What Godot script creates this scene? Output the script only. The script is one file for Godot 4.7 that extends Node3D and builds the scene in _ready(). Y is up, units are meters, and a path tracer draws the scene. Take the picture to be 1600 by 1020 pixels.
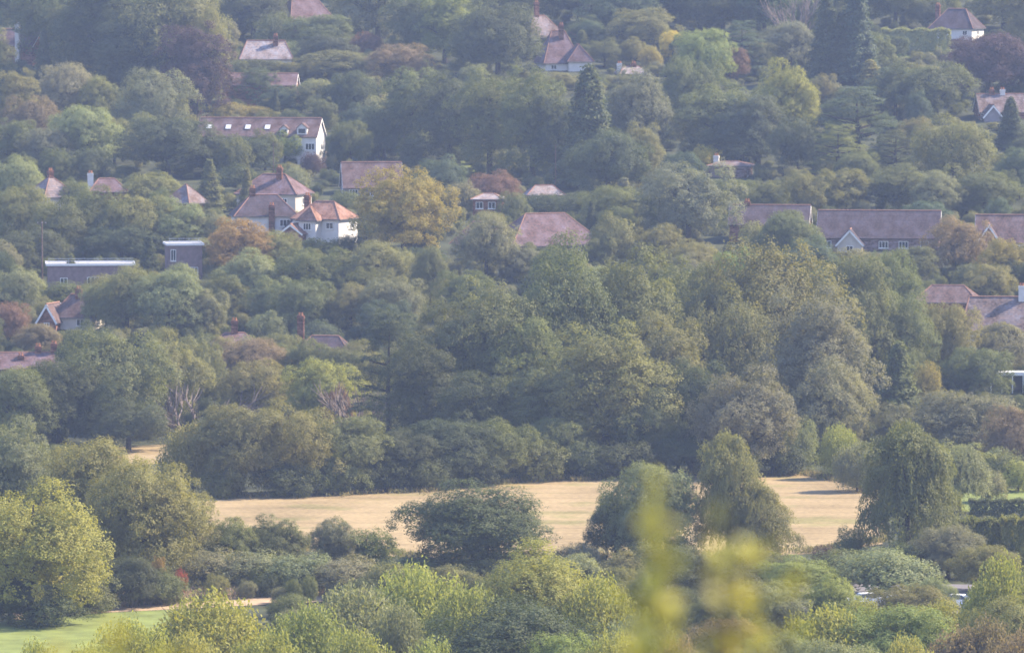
extends Node3D
# A wooded hillside with houses, seen through a long lens from the hill across the valley.
# Pixel numbers below are those of the 1600 x 1020 photograph; they give directions only, distances come from the ground.
const F := 10000.0            # focal length in photograph pixels
const TH := 0.0615            # downward tilt of the camera, radians
const CAM := Vector3(0, 71.8, 0)
const PD: Array[float] = [-400.0, -60.0, 0.0, 4.0, 10.0, 30.0, 100.0, 300.0, 450.0, 560.0, 650.0, 780.0, 900.0, 950.0, 1000.0, 1080.0, 1140.0, 1200.0, 1280.0, 1350.0, 1450.0, 1550.0, 1700.0, 2000.0, 2600.0]
const PZ: Array[float] = [74.0, 71.5, 70.2, 69.7, 68.8, 65.5, 56.0, 28.0, 8.0, 1.0, 0.0, 0.0, 0.0, 3.6, 8.3, 17.0, 22.2, 26.8, 34.7, 42.8, 55.0, 66.0, 79.0, 95.0, 105.0]

var rng := RandomNumberGenerator.new()
var V := PackedVector3Array()
var C := PackedColorArray()
var I := PackedInt32Array()
var kinds := {}               # kind -> Array of {crown, trunk, w, h}
var taken := {}
var marks: Array = []         # [px, py, depth, phrase] landmarks for the labels
var keep: Array = []          # [Rect2 in pixels, depth] what must stay in view
var spots: Array = []         # [x, z, radius] of trees that stand already
var group_of := {}
var mat := {}

# ---------------------------------------------------------------- places
func ground(x: float, z: float) -> float:
	var d := -z
	var n := PD.size()
	if d <= PD[0]:
		return PZ[0]
	for k in n - 1:
		if d <= PD[k + 1]:
			var h := PD[k + 1] - PD[k]
			var t := (d - PD[k]) / h
			var s := (PZ[k + 1] - PZ[k]) / h
			var s0 := s if k == 0 else (s + (PZ[k] - PZ[k - 1]) / (PD[k] - PD[k - 1])) * 0.5
			var s1 := s if k == n - 2 else (s + (PZ[k + 2] - PZ[k + 1]) / (PD[k + 2] - PD[k + 1])) * 0.5
			if PZ[k] == PZ[k + 1]:
				s0 = 0.0
				s1 = 0.0
			var t2 := t * t
			var t3 := t2 * t
			var y := (2 * t3 - 3 * t2 + 1) * PZ[k] + (t3 - 2 * t2 + t) * h * s0 + (-2 * t3 + 3 * t2) * PZ[k + 1] + (t3 - t2) * h * s1
			return y + clampf((d - 920.0) / 100.0, 0.0, 1.0) * 0.5 * sin(x * 0.06 + d * 0.02)
	return PZ[n - 1]

func at(px: float, py: float, d: float) -> Vector3:
	var dir := Vector3(0, -sin(TH), -cos(TH)) * F + Vector3(px - 800.0, 0, 0) - Vector3(0, cos(TH), -sin(TH)) * (py - 510.0)
	return CAM + dir * (d / -dir.z)

func hit(px: float, py: float) -> Vector3:
	var d0 := 400.0
	var d := 400.0
	while d < 2500.0:
		var p := at(px, py, d)
		if p.y < ground(p.x, p.z):
			break
		d0 = d
		d += 4.0
	var d1 := d
	for k in 14:
		var m := (d0 + d1) * 0.5
		var p := at(px, py, m)
		if p.y < ground(p.x, p.z):
			d1 = m
		else:
			d0 = m
	var q := at(px, py, d1)
	q.y = ground(q.x, q.z)
	return q

func pixel(p: Vector3) -> Vector2:
	var r := p - CAM
	var f := r.dot(Vector3(0, -sin(TH), -cos(TH)))
	return Vector2(800.0 + r.x / f * F, 510.0 - r.dot(Vector3(0, cos(TH), -sin(TH))) / f * F)

# ---------------------------------------------------------------- nodes
func numbered(called: String) -> String:
	taken[called] = taken.get(called, -1) + 1
	return called if taken[called] == 0 else "%s_%03d" % [called, taken[called]]

func tag(o: Node, label: String, category: String, group := "", kind := "") -> void:
	o.set_meta("label", label)
	if category:
		o.set_meta("category", category)
	if group:
		o.set_meta("group", group)
	if kind:
		o.set_meta("kind", kind)

func thing(called: String, where: Vector3, turn := 0.0) -> Node3D:
	var o := Node3D.new()
	o.name = numbered(called)
	add_child(o)
	o.position = where
	o.rotation.y = turn
	return o

func part(called: String, mesh: Mesh, m: Material, parent: Node, where := Vector3.ZERO, turn := Vector3.ZERO) -> MeshInstance3D:
	var o := MeshInstance3D.new()
	o.name = called
	o.mesh = mesh
	if m:
		o.material_override = m
	parent.add_child(o, true)
	o.position = where
	o.rotation = turn
	return o

func structure(called: String, mesh: Mesh, m: Material) -> MeshInstance3D:
	var o := part(numbered(called), mesh, m, self)
	o.set_meta("kind", "structure")
	return o

func start() -> SurfaceTool:
	var st := SurfaceTool.new()
	st.begin(Mesh.PRIMITIVE_TRIANGLES)
	st.set_smooth_group(-1)
	return st

func done(st: SurfaceTool) -> ArrayMesh:
	st.generate_normals()
	return st.commit()

# ---------------------------------------------------------------- shapes
func face(st: SurfaceTool, p: Array, u := Vector3.ZERO) -> void:
	# a flat polygon; UVs in metres, u along the given direction
	var n: Vector3 = (p[1] - p[0]).cross(p[2] - p[0]).normalized()
	var ax: Vector3 = u if u != Vector3.ZERO else (p[1] - p[0]).normalized()
	var ay := n.cross(ax).normalized()
	for k in range(1, p.size() - 1):
		for q: Vector3 in [p[0], p[k], p[k + 1]]:
			st.set_uv(Vector2(q.dot(ax), q.dot(ay)))
			st.add_vertex(q)

func plate(st: SurfaceTool, p: Array, t: float) -> void:
	# a polygon with thickness t below it
	var n: Vector3 = (p[1] - p[0]).cross(p[2] - p[0]).normalized()
	if n.y < 0:
		n = -n
	var low := []
	for q: Vector3 in p:
		low.append(q - n * t)
	face(st, p)
	var back := low.duplicate()
	back.reverse()
	face(st, back)
	for k in p.size():
		var j := (k + 1) % p.size()
		face(st, [p[j], p[k], low[k], low[j]])

func box(st: SurfaceTool, c: Vector3, s: Vector3, turn := 0.0) -> void:
	var b := Basis(Vector3.UP, turn)
	var q := []
	for k in 8:
		q.append(c + b * Vector3((-0.5 if k & 1 == 0 else 0.5) * s.x, (-0.5 if k & 2 == 0 else 0.5) * s.y, (-0.5 if k & 4 == 0 else 0.5) * s.z))
	for f in [[0, 1, 3, 2], [5, 4, 6, 7], [4, 0, 2, 6], [1, 5, 7, 3], [2, 3, 7, 6], [4, 5, 1, 0]]:
		face(st, [q[f[0]], q[f[1]], q[f[2]], q[f[3]]])

func box_mesh(s: Vector3) -> ArrayMesh:
	var st := start()
	box(st, Vector3.ZERO, s)
	return done(st)

func tube(st: SurfaceTool, path: Array, radii: Array, sides := 6) -> void:
	var rings := []
	for k in path.size():
		var a: Vector3 = path[maxi(k - 1, 0)]
		var b: Vector3 = path[mini(k + 1, path.size() - 1)]
		var t := (b - a).normalized()
		var e := t.cross(Vector3.RIGHT if absf(t.x) < 0.8 else Vector3.FORWARD).normalized()
		var g := t.cross(e)
		var ring := []
		for j in sides:
			var w := TAU * j / sides
			ring.append(path[k] + (e * cos(w) + g * sin(w)) * radii[k])
		rings.append(ring)
	for k in path.size() - 1:
		for j in sides:
			var i := (j + 1) % sides
			for q: Vector3 in [rings[k][j], rings[k + 1][j], rings[k + 1][i], rings[k][j], rings[k + 1][i], rings[k][i]]:
				st.set_uv(Vector2(q.x + q.z, q.y))
				st.add_vertex(q)

# ---------------------------------------------------------------- materials
func material(color: Color, rough := 0.9) -> StandardMaterial3D:
	# color: linear base colour
	var m := StandardMaterial3D.new()
	m.albedo_color = color.linear_to_srgb()
	m.roughness = rough
	m.metallic_specular = 0.3
	return m

func blotch(color: Color, spread: float, size: float, rough := 0.9, seed_ := 1) -> StandardMaterial3D:
	# a colour with grain and patches, in metres
	var img := Image.create(256, 256, false, Image.FORMAT_RGB8)
	var n1 := FastNoiseLite.new()
	n1.seed = seed_
	n1.frequency = 0.012
	n1.fractal_octaves = 5
	var a := n1.get_seamless_image(256, 256)
	n1.seed = seed_ + 7
	n1.frequency = 0.15
	var b := n1.get_seamless_image(256, 256)
	for y in 256:
		for x in 256:
			var v := 1.0 + spread * ((a.get_pixel(x, y).r - 0.5) * 1.6 + (b.get_pixel(x, y).r - 0.5) * 0.9)
			var w := 1.0 + spread * 0.35 * (b.get_pixel((x + 80) % 256, y).r - 0.5)
			img.set_pixel(x, y, Color(color.r * v * w, color.g * v, color.b * v / w).linear_to_srgb())
	var m := StandardMaterial3D.new()
	m.albedo_texture = ImageTexture.create_from_image(img)
	m.uv1_triplanar = true
	m.uv1_world_triplanar = true
	m.uv1_scale = Vector3.ONE / size
	m.roughness = rough
	m.metallic_specular = 0.25
	return m

func tiles(color: Color, seed_: int, course := 0.3, wide := 0.24, spread := 0.3) -> StandardMaterial3D:
	# clay tiles in courses: each tile its own tone, lichen in patches, each course a step in the relief
	var n := 32
	var s := 12
	var img := Image.create(n * s, n * s, false, Image.FORMAT_RGB8)
	var hgt := Image.create(n * s, n * s, false, Image.FORMAT_RGB8)
	var r := RandomNumberGenerator.new()
	r.seed = seed_
	var f := FastNoiseLite.new()
	f.seed = seed_
	f.frequency = 0.09
	f.fractal_octaves = 4
	var patch := f.get_seamless_image(n, n)
	for j in n:
		var lift := r.randf_range(-0.1, 0.1)
		for i in n:
			var p := patch.get_pixel(i, j).r - 0.5
			var v := 1.0 + spread * (r.randf() - 0.5) * 1.6 + lift + p * 0.9 * spread / 0.3
			var g := r.randf_range(0.92, 1.08) - p * 0.25
			var c := Color(color.r * v * g, color.g * v, color.b * v / g).linear_to_srgb()
			img.fill_rect(Rect2i(i * s + (j % 2) * s / 2, j * s, s, s), c)
			if j % 2 == 1 and i == n - 1:
				img.fill_rect(Rect2i(0, j * s, s / 2, s), c)
		for y in s:
			hgt.fill_rect(Rect2i(0, j * s + y, n * s, 1), Color.from_hsv(0, 0, y / float(s)))
	var m := StandardMaterial3D.new()
	m.albedo_texture = ImageTexture.create_from_image(img)
	m.heightmap_enabled = true
	m.heightmap_texture = ImageTexture.create_from_image(hgt)
	m.heightmap_scale = 5.0
	m.uv1_scale = Vector3(1.0 / (n * wide), 1.0 / (n * course), 1)
	m.roughness = 0.85
	m.metallic_specular = 0.3
	return m

func leaf_material(rough := 0.6, through := 0.94) -> StandardMaterial3D:
	var m := StandardMaterial3D.new()
	m.vertex_color_use_as_albedo = true
	m.roughness = rough
	m.metallic_specular = 0.35
	m.backlight_enabled = true
	m.backlight = Color(through, through, through * 0.8)
	m.cull_mode = BaseMaterial3D.CULL_DISABLED
	return m

# ---------------------------------------------------------------- trees
func rv() -> Vector3:
	var z := rng.randf_range(-1.0, 1.0)
	var a := rng.randf() * TAU
	var r := sqrt(1.0 - z * z)
	return Vector3(r * cos(a), z, r * sin(a))

func leaf(c: Vector3, n: Vector3, along: Vector3, l: float, w: float, col: Color) -> void:
	var u := (along - n * along.dot(n)).normalized() * (l * 0.5)
	var v := n.cross(u).normalized() * (w * 0.5)
	var b := V.size()
	V.append(c - u)
	V.append(c + v + n * (w * 0.15) + u * 0.2)
	V.append(c + u)
	V.append(c - v + n * (w * 0.15) + u * 0.2)
	C.append(col)
	C.append(col)
	C.append(col)
	C.append(col)
	I.append(b); I.append(b + 1); I.append(b + 2); I.append(b); I.append(b + 2); I.append(b + 3)

func tone(spread: float, warm: float) -> Color:
	# leaf to leaf variation of hue and tone, around white
	var v := 1.0 + rng.randf_range(-spread, spread)
	var h := rng.randf_range(-warm, warm)
	return Color(v * (1.0 + h), v, v * (1.0 - h * 0.5))

func commit(m: Material) -> ArrayMesh:
	var arrays := []
	arrays.resize(Mesh.ARRAY_MAX)
	arrays[Mesh.ARRAY_VERTEX] = V
	arrays[Mesh.ARRAY_COLOR] = C
	arrays[Mesh.ARRAY_INDEX] = I
	var am := ArrayMesh.new()
	am.add_surface_from_arrays(Mesh.PRIMITIVE_TRIANGLES, arrays)
	am.surface_set_material(0, m)
	V = PackedVector3Array()
	C = PackedColorArray()
	I = PackedInt32Array()
	return am

func clump(pos: Vector3, out: Vector3, r: float, count: int, size: float, base: Color, squash := 0.95, droop := 0.0) -> void:
	for k in count:
		var o := rv() * (r * sqrt(rng.randf()))
		o.y *= squash
		var n := (out * 1.1 + Vector3(0, 0.4, 0) + rv() * 0.7).normalized()
		var along := rv() + Vector3(0, -droop, 0) + out * 0.4
		var t := rng.randf_range(0.82, 1.18)
		leaf(pos + o, n, along, size * rng.randf_range(0.8, 1.35), size * rng.randf_range(0.5, 0.8), Color(base.r * t, base.g * t, base.b * t))

func lobed_crown(r: Vector3, mid: float, lobes: int, lobe_r: float, size: float, cl: float, per: int, flat := 0.95, ragged := 0.14) -> void:
	# a crown of lobes, each of many clumps of leaves; r = half sizes, mid = height of its middle
	var centre := Vector3(0, mid, 0)
	var p1 := rng.randf() * TAU
	var p2 := rng.randf() * TAU
	for k in lobes:
		# even spread of directions, no straight-down ones
		if rng.randf() < 0.14:
			continue
		var y := 1.0 - 1.86 * (k + rng.randf()) / lobes
		var a := k * 2.39996 + rng.randf_range(-0.5, 0.5)
		var s := sqrt(maxf(0.0, 1.0 - y * y))
		var dir := Vector3(s * cos(a), y, s * sin(a))
		var deep := k % 3 == 0                      # every third lobe lies deeper in the crown
		var lr := lobe_r * (rng.randf_range(0.8, 1.1) if deep else rng.randf_range(0.5, 0.95))
		var reach := rng.randf_range(0.5, 0.72) if deep else rng.randf_range(0.84, 1.14)
		reach *= 1.0 + 0.12 * sin(a * 2.0 + p1) * s + 0.1 * sin(a * 3.0 + y * 4.0 + p2)
		var lc := centre + Vector3(dir.x * (r.x - lr * 0.6) , dir.y * (r.y - lr * 0.6), dir.z * (r.z - lr * 0.6)) * reach
		var n := int(12.57 * lr * lr * 0.72 / (cl * cl))
		for i in n:
			var d := rv()
			if d.dot(dir) < -0.3 or d.y < -0.5:
				continue
			var p := lc + Vector3(d.x, d.y * flat, d.z) * (lr * rng.randf_range(0.8, 1.0 + ragged))
			var t := tone(0.16, 0.05)
			clump(p, (d + dir * 0.5).normalized(), cl * rng.randf_range(0.7, 1.2), per, size, t)
	# leaves deep inside, so that the sky does not show straight through the middle
	for k in int(lobes * 18):
		var d := rv() * rng.randf_range(0.1, 0.6)
		leaf(centre + Vector3(d.x * r.x, d.y * r.y, d.z * r.z), rv(), rv(), size * 3.4, size * 2.2, tone(0.2, 0.1))

func cone_crown(rad: float, low: float, high: float, size: float, cl: float, count: int, per: int, power := 1.0, droop := 0.8) -> void:
	for k in count:
		var t := 1.0 - sqrt(rng.randf())          # more low down
		if rng.randf() < 0.08:
			t = rng.randf_range(0.75, 1.0)
		var y := lerpf(low, high, t)
		var tier := 0.86 + 0.14 * sin(t * 46.0 + rng.randf() * 1.2)
		var rr := rad * pow(1.0 - t, power) * tier + 0.12
		var a := rng.randf() * TAU
		rr *= 0.88 + 0.12 * sin(a * 5.0 + t * 9.0)
		rr *= sqrt(rng.randf_range(0.35, 1.05))
		var out := Vector3(cos(a), 0.35, sin(a)).normalized()
		var c := tone(0.25, 0.08)
		clump(Vector3(cos(a) * rr, y - rr * 0.15 * droop, sin(a) * rr), out, cl, per, size, c, 0.6, droop)

func plate_crown(rad: float, low: float, high: float, plates: int, pr: float, size: float, cl: float, per: int) -> void:
	# layered cedar or pine: level plates of foliage at the ends of limbs
	for k in plates:
		var t := (k + rng.randf()) / plates
		var y := lerpf(low, high, t)
		var a := k * 2.4 + rng.randf()
		var rr := rad * (1.0 - 0.62 * t * t) * rng.randf_range(0.35, 0.8)
		var c := Vector3(cos(a) * rr, y, sin(a) * rr)
		var q := pr * rng.randf_range(0.7, 1.25) * (1.0 - 0.35 * t)
		for i in int(q * q * 3.6 / (cl * cl)):
			var d := rng.randf() * TAU
			var e := q * sqrt(rng.randf())
			var p := c + Vector3(cos(d) * e, rng.randf_range(-0.3, 0.25) - e * e * 0.05, sin(d) * e)
			clump(p, Vector3(cos(a) * 0.3, 0.9, sin(a) * 0.3), cl, per, size, tone(0.15, 0.05), 0.35)

func weeping_crown(rad: float, low: float, high: float, count: int, size: float) -> void:
	# domes of foliage at the limb ends, strands of leaves hanging from each
	var domes := 17
	for m in domes:
		var t := (m + 0.5) / domes
		var a0 := m * 2.39996
		var y0 := lerpf(high - 0.5, low + (high - low) * 0.3, t)
		var e0 := rad * (0.1 + 0.75 * sqrt(t)) * rng.randf_range(0.5, 1.0)
		var c0 := Vector3(cos(a0) * e0, y0, sin(a0) * e0)
		var r0 := rng.randf_range(1.0, 1.9)
		for k in count / domes:
			var a := rng.randf() * TAU
			var e := r0 * sqrt(rng.randf())
			var p := c0 + Vector3(cos(a) * e, 0.9 * (1.0 - e * e / (r0 * r0)) - rng.randf() * 0.5, sin(a) * e)
			var steps := int(rng.randf_range(0.5, 2.6) / (size * 0.55))
			var c := tone(0.15, 0.05)
			var out := Vector3(cos(a) + cos(a0) * 0.6, 0.35, sin(a) + sin(a0) * 0.6)
			for i in steps:
				if p.y < low * 0.5:
					break
				leaf(p + rv() * 0.12, (out + rv() * 0.8).normalized(), Vector3(rng.randf_range(-0.5, 0.5), -1, rng.randf_range(-0.5, 0.5)), size * rng.randf_range(0.8, 1.4), size * 0.5, c * rng.randf_range(0.85, 1.15))
				p += Vector3(cos(a) * 0.04, -size * 0.5, sin(a) * 0.04)

func feather_crown(r: Vector3, plumes: int, size: float) -> void:
	# willow and sallow: upright plumes of narrow leaves
	for k in plumes:
		var a := k * 2.39996
		var e := sqrt((k + 0.5) / plumes) * rng.randf_range(0.85, 1.05)
		var foot := Vector3(cos(a) * e * r.x * 0.75, r.y * 0.1, sin(a) * e * r.z * 0.75)
		var tip := Vector3(cos(a) * e * r.x, r.y * 2.0 * sqrt(maxf(0.1, 1.0 - e * e * 0.85)) * rng.randf_range(0.86, 1.04), sin(a) * e * r.z)
		var dir := (tip - foot).normalized()
		var long := foot.distance_to(tip)
		for i in int(long * 44.0):
			var t := pow(rng.randf(), 0.55)
			var w := 0.72 * (1.0 - t * 0.5)
			leaf(foot.lerp(tip, t) + rv() * w, (rv() + Vector3(cos(a), 0.6, sin(a)) * 0.7).normalized(), dir + rv() * 0.8, size * rng.randf_range(0.8, 1.4), size * rng.randf_range(0.35, 0.6), tone(0.18, 0.05))

func hedge_block(s: Vector3, size: float, count: int) -> void:
	for k in count:
		var p := Vector3(rng.randf_range(-0.5, 0.5), rng.randf_range(0.02, 1.0), rng.randf_range(-0.5, 0.5))
		var out := Vector3.UP
		match k % 4:
			0, 1:
				p.y = 1.0
			2:
				p.z = 0.5
				out = Vector3.BACK
			3:
				p.z = -0.5
				out = Vector3.FORWARD
		if k % 17 == 0:
			p.x = 0.5 if rng.randf() < 0.5 else -0.5
			out = Vector3(signf(p.x), 0, 0)
		var bump := 0.10 * sin(p.x * 21.0) + 0.07 * sin(p.x * 47.0 + p.z * 9.0)
		var q := Vector3(p.x * s.x, p.y * s.y * (1.0 + bump * 0.5), p.z * s.z * (1.0 + bump))
		clump(q, out, 0.3, 6, size, tone(0.2, 0.08), 0.8)

func limbs(st: SurfaceTool, h: float, r: float, crown_r: float, n: int, lift := 0.7) -> void:
	tube(st, [Vector3(0, -0.6, 0), Vector3(0, 0.15 * h, 0), Vector3(0.1, 0.45 * h, 0.1), Vector3(-0.1, 0.82 * h, 0)], [r * 1.35, r, r * 0.75, r * 0.15], 7)
	for k in n:
		var a := k * 2.4 + rng.randf()
		var y := h * rng.randf_range(0.25, 0.62)
		var e := crown_r * rng.randf_range(0.5, 0.85)
		tube(st, [Vector3(0, y, 0), Vector3(cos(a) * e * 0.5, y + e * 0.4 * lift, sin(a) * e * 0.5), Vector3(cos(a) * e, y + e * 0.9 * lift, sin(a) * e)], [r * 0.45, r * 0.3, r * 0.06], 5)

func branching(st: SurfaceTool, p: Vector3, dir: Vector3, long: float, r: float, left: int) -> void:
	var q := p + dir * long
	tube(st, [p, (p + q) * 0.5 + rv() * long * 0.06, q], [r, r * 0.85, r * 0.62], 4 if left < 3 else 6)
	if left > 0:
		for k in 3 if left > 1 else 4:
			branching(st, p.lerp(q, rng.randf_range(0.55, 1.0)), (dir + rv() * 0.55 + Vector3(0, 0.22, 0)).normalized(), long * rng.randf_range(0.55, 0.85), r * 0.6, left - 1)

func add_kind(kind: String, w: float, h: float, trunk_r: float, n_limbs: int, lift := 0.7) -> void:
	# takes the leaves gathered so far as the crown of one more specimen of that kind
	var st := start()
	limbs(st, h, trunk_r, w * 0.45, n_limbs, lift)
	if not kinds.has(kind):
		kinds[kind] = []
	kinds[kind].append({"crown": commit(mat.leaf), "trunk": done(st), "w": w, "h": h})

func grow_kinds() -> void:
	# [half width, half height, height of the middle, lobes, lobe radius]
	var rounds := [[6.0, 6.1, 6.7, 66, 2.2], [6.0, 5.9, 6.6, 84, 1.9], [6.0, 6.3, 6.8, 54, 2.5], [6.0, 6.0, 6.5, 96, 1.75], [6.0, 6.2, 6.9, 72, 2.1], [6.0, 5.8, 6.4, 50, 2.4]]
	for s in rounds.size():
		var q: Array = rounds[s]
		rng.seed = 100 + s
		lobed_crown(Vector3(q[0], q[1], q[0]), q[2], q[3], q[4], 0.21, 0.48, 13)
		add_kind("broad", 12.0, 13.0, 0.38, 8)
	for s in 4:
		rng.seed = 120 + s
		lobed_crown(Vector3(5.0, 8.9, 5.0), 8.5, [88, 68, 104, 78][s], [1.85, 2.2, 1.65, 2.0][s], 0.21, 0.47, 13, 1.05)
		add_kind("tall", 10.0, 17.8, 0.4, 10)
	for s in 3:
		rng.seed = 130 + s
		lobed_crown(Vector3(6.0, 6.1, 6.0), 6.6, 78 + 8 * s, 1.95 - 0.15 * s, 0.21, 0.45, 12)
		add_kind("autumn", 12.0, 12.9, 0.36, 8)
	for s in 4:
		rng.seed = 140 + s
		lobed_crown(Vector3(2.6, 2.1, 2.6), 1.75, [28, 38, 24, 34][s], [1.15, 0.95, 1.25, 1.05][s], 0.15, 0.32, 11, 0.95, 0.25)
		add_kind("bush", 5.2, 3.9, 0.1, 6, 0.5)
	for s in 3:
		rng.seed = 150 + s
		feather_crown(Vector3(3.2, 2.6, 3.2), 80, 0.22)
		add_kind("feather", 6.6, 5.2, 0.12, 7, 1.0)
	for s in 2:
		rng.seed = 160 + s
		cone_crown(2.6, 0.6, 11.0, 0.26, 0.42, 1700, 8, 0.95 - 0.2 * s)
		add_kind("conifer", 5.2, 11.0, 0.2, 3, 0.1)
	rng.seed = 165
	cone_crown(1.6, 0.4, 9.0, 0.24, 0.38, 1300, 8, 0.45, -0.8)
	add_kind("cypress", 3.4, 9.3, 0.16, 2, 0.2)
	for s in 2:
		rng.seed = 170 + s
		plate_crown(7.0, 1.2, 13.5, 46, 2.5, 0.2, 0.45, 11)
		add_kind("cedar", 13.5, 14.0, 0.5, 12, 0.25)
	rng.seed = 175
	plate_crown(5.5, 1.5, 16.0, 54, 2.0, 0.2, 0.45, 12)
	add_kind("pine", 11.0, 16.5, 0.36, 14, 0.3)
	for s in 2:
		rng.seed = 180 + s
		lobed_crown(Vector3(3.2, 4.6, 3.2), 6.2, 30 + 6 * s, 1.1, 0.19, 0.36, 10, 1.1, 0.2)
		weeping_crown(4.0, 0.8, 10.8, 2200, 0.2)
		add_kind("weeping", 8.6, 11.2, 0.2, 9, 1.0)
	rng.seed = 190
	hedge_block(Vector3(8, 2.4, 1.8), 0.22, 1700)
	add_kind("hedge", 8.2, 2.6, 0.06, 0)
	rng.seed = 195
	var st := start()
	for k in 11:
		var a := k * 2.4
		branching(st, Vector3(cos(a) * 0.5, -0.2, sin(a) * 0.5), Vector3(cos(a) * 0.65, 1.0, sin(a) * 0.65).normalized(), rng.randf_range(2.4, 3.6), 0.11, 2)
	kinds["bare"] = [{"crown": done(st), "trunk": null, "w": 6.0, "h": 6.0}]

const NOUN := {"broad": ["broadleaf_tree", "tree", "round-headed tree"], "tall": ["broadleaf_tree", "tree", "tall tree"], "autumn": ["autumn_tree", "tree", "autumn tree"], "bush": ["shrub", "shrub", "shrub"],
	"feather": ["willow", "willow", "feathery sallow"], "conifer": ["conifer", "conifer", "pointed conifer"], "cypress": ["cypress", "cypress", "upright cypress"], "cedar": ["cedar", "cedar", "layered cedar"],
	"pine": ["pine_tree", "pine", "pine"], "weeping": ["weeping_birch", "birch", "weeping birch"], "hedge": ["hedge", "hedge", "clipped hedge"], "bare": ["bare_tree", "tree", "bare leafless tree"]}
# linear leaf colours and the words for them
const TINT := {
	"mid": [Color(0.185, 0.201, 0.069), "mid green"], "dark": [Color(0.113, 0.131, 0.054), "dark green"], "olive": [Color(0.258, 0.246, 0.086), "olive green"], "fresh": [Color(0.271, 0.314, 0.080), "fresh green"],
	"lime": [Color(0.357, 0.357, 0.086), "yellow-green"], "pale": [Color(0.278, 0.296, 0.130), "pale green"], "gold": [Color(0.325, 0.28, 0.065), "golden yellow"], "yellow": [Color(0.566, 0.468, 0.080), "bright yellow"],
	"orange": [Color(0.33, 0.225, 0.07), "orange brown"], "rust": [Color(0.234, 0.141, 0.092), "rusty brown"], "purple": [Color(0.111, 0.069, 0.073), "purple"], "blue": [Color(0.123, 0.160, 0.084), "blue-green"],
	"grey": [Color(0.258, 0.253, 0.135), "grey-green"], "brown": [Color(0.271, 0.210, 0.111), "brownish"], "red": [Color(0.443, 0.111, 0.062), "red"]}

func plant(x: float, top: float, w: float, b: float, kind: String, tint: String, label := "", group := "", which := -1) -> Node3D:
	var g := hit(x, b)
	var d := -g.z
	var h := at(x, top, d).y - g.y
	var wide := w * d / F
	var v: Dictionary = kinds[kind][rng.randi() % kinds[kind].size() if which < 0 else which]
	var o := thing(NOUN[kind][0], g, rng.randf() * TAU if kind != "hedge" else 0.0)
	o.scale = Vector3(wide / v.w, h / v.h, wide / v.w if kind != "hedge" else 1.0)
	if kind == "bare":
		part("branches", v.crown, mat.twig, o)
	else:
		if v.trunk and kind != "hedge":
			part("trunk", v.trunk, mat.bark, o)
		var mm := MultiMesh.new()
		mm.transform_format = MultiMesh.TRANSFORM_3D
		mm.use_colors = true
		mm.mesh = v.crown
		mm.instance_count = 1
		mm.set_instance_transform(0, Transform3D.IDENTITY)
		var c: Color = TINT[tint][0]
		var j := rng.randf_range(0.88, 1.12)
		mm.set_instance_color(0, Color(c.r * j * rng.randf_range(0.94, 1.06), c.g * j, c.b * j * rng.randf_range(0.9, 1.1)))
		var mi := MultiMeshInstance3D.new()
		mi.name = "crown"
		mi.multimesh = mm
		o.add_child(mi)
	spots.append([g.x, g.z, wide * 0.5])
	var word := "low" if h < 4.0 else "small" if h < 7.5 else "large" if h > 17.0 else "medium-sized" if h < 12.0 else "big"
	if label == "":
		var shape_ := "spreading " if wide > 1.15 * h else "slender " if wide < 0.62 * h else ""
		label = "%s %s%s %s %s" % [word, shape_, TINT[tint][1], NOUN[kind][2], near_to(x, (top + b) * 0.5, d)]
	if not group_of.has(label):
		group_of[label] = group if group else "trees and shrubs " + zone(b)
	tag(o, label, NOUN[kind][1], group_of[label])
	return o

func zone(b: float) -> String:
	return "on the upper slope" if b < 200 else "among the hillside houses" if b < 480 else "below the hillside houses" if b < 640 else "in the belt behind the stubble field" if b < 790 else "below the stubble field"

func near_to(x: float, y: float, d: float) -> String:
	var best := 1e9
	var out := "on the wooded slope"
	for m in marks:
		var e := Vector2(m[0] - x, (m[1] - y) * 1.1).length()
		if e < best:
			best = e
			out = ("beside " if absf(m[2] - d) < 22.0 else "uphill of " if d > m[2] else "downhill of ") + m[3]
	return out

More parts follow.
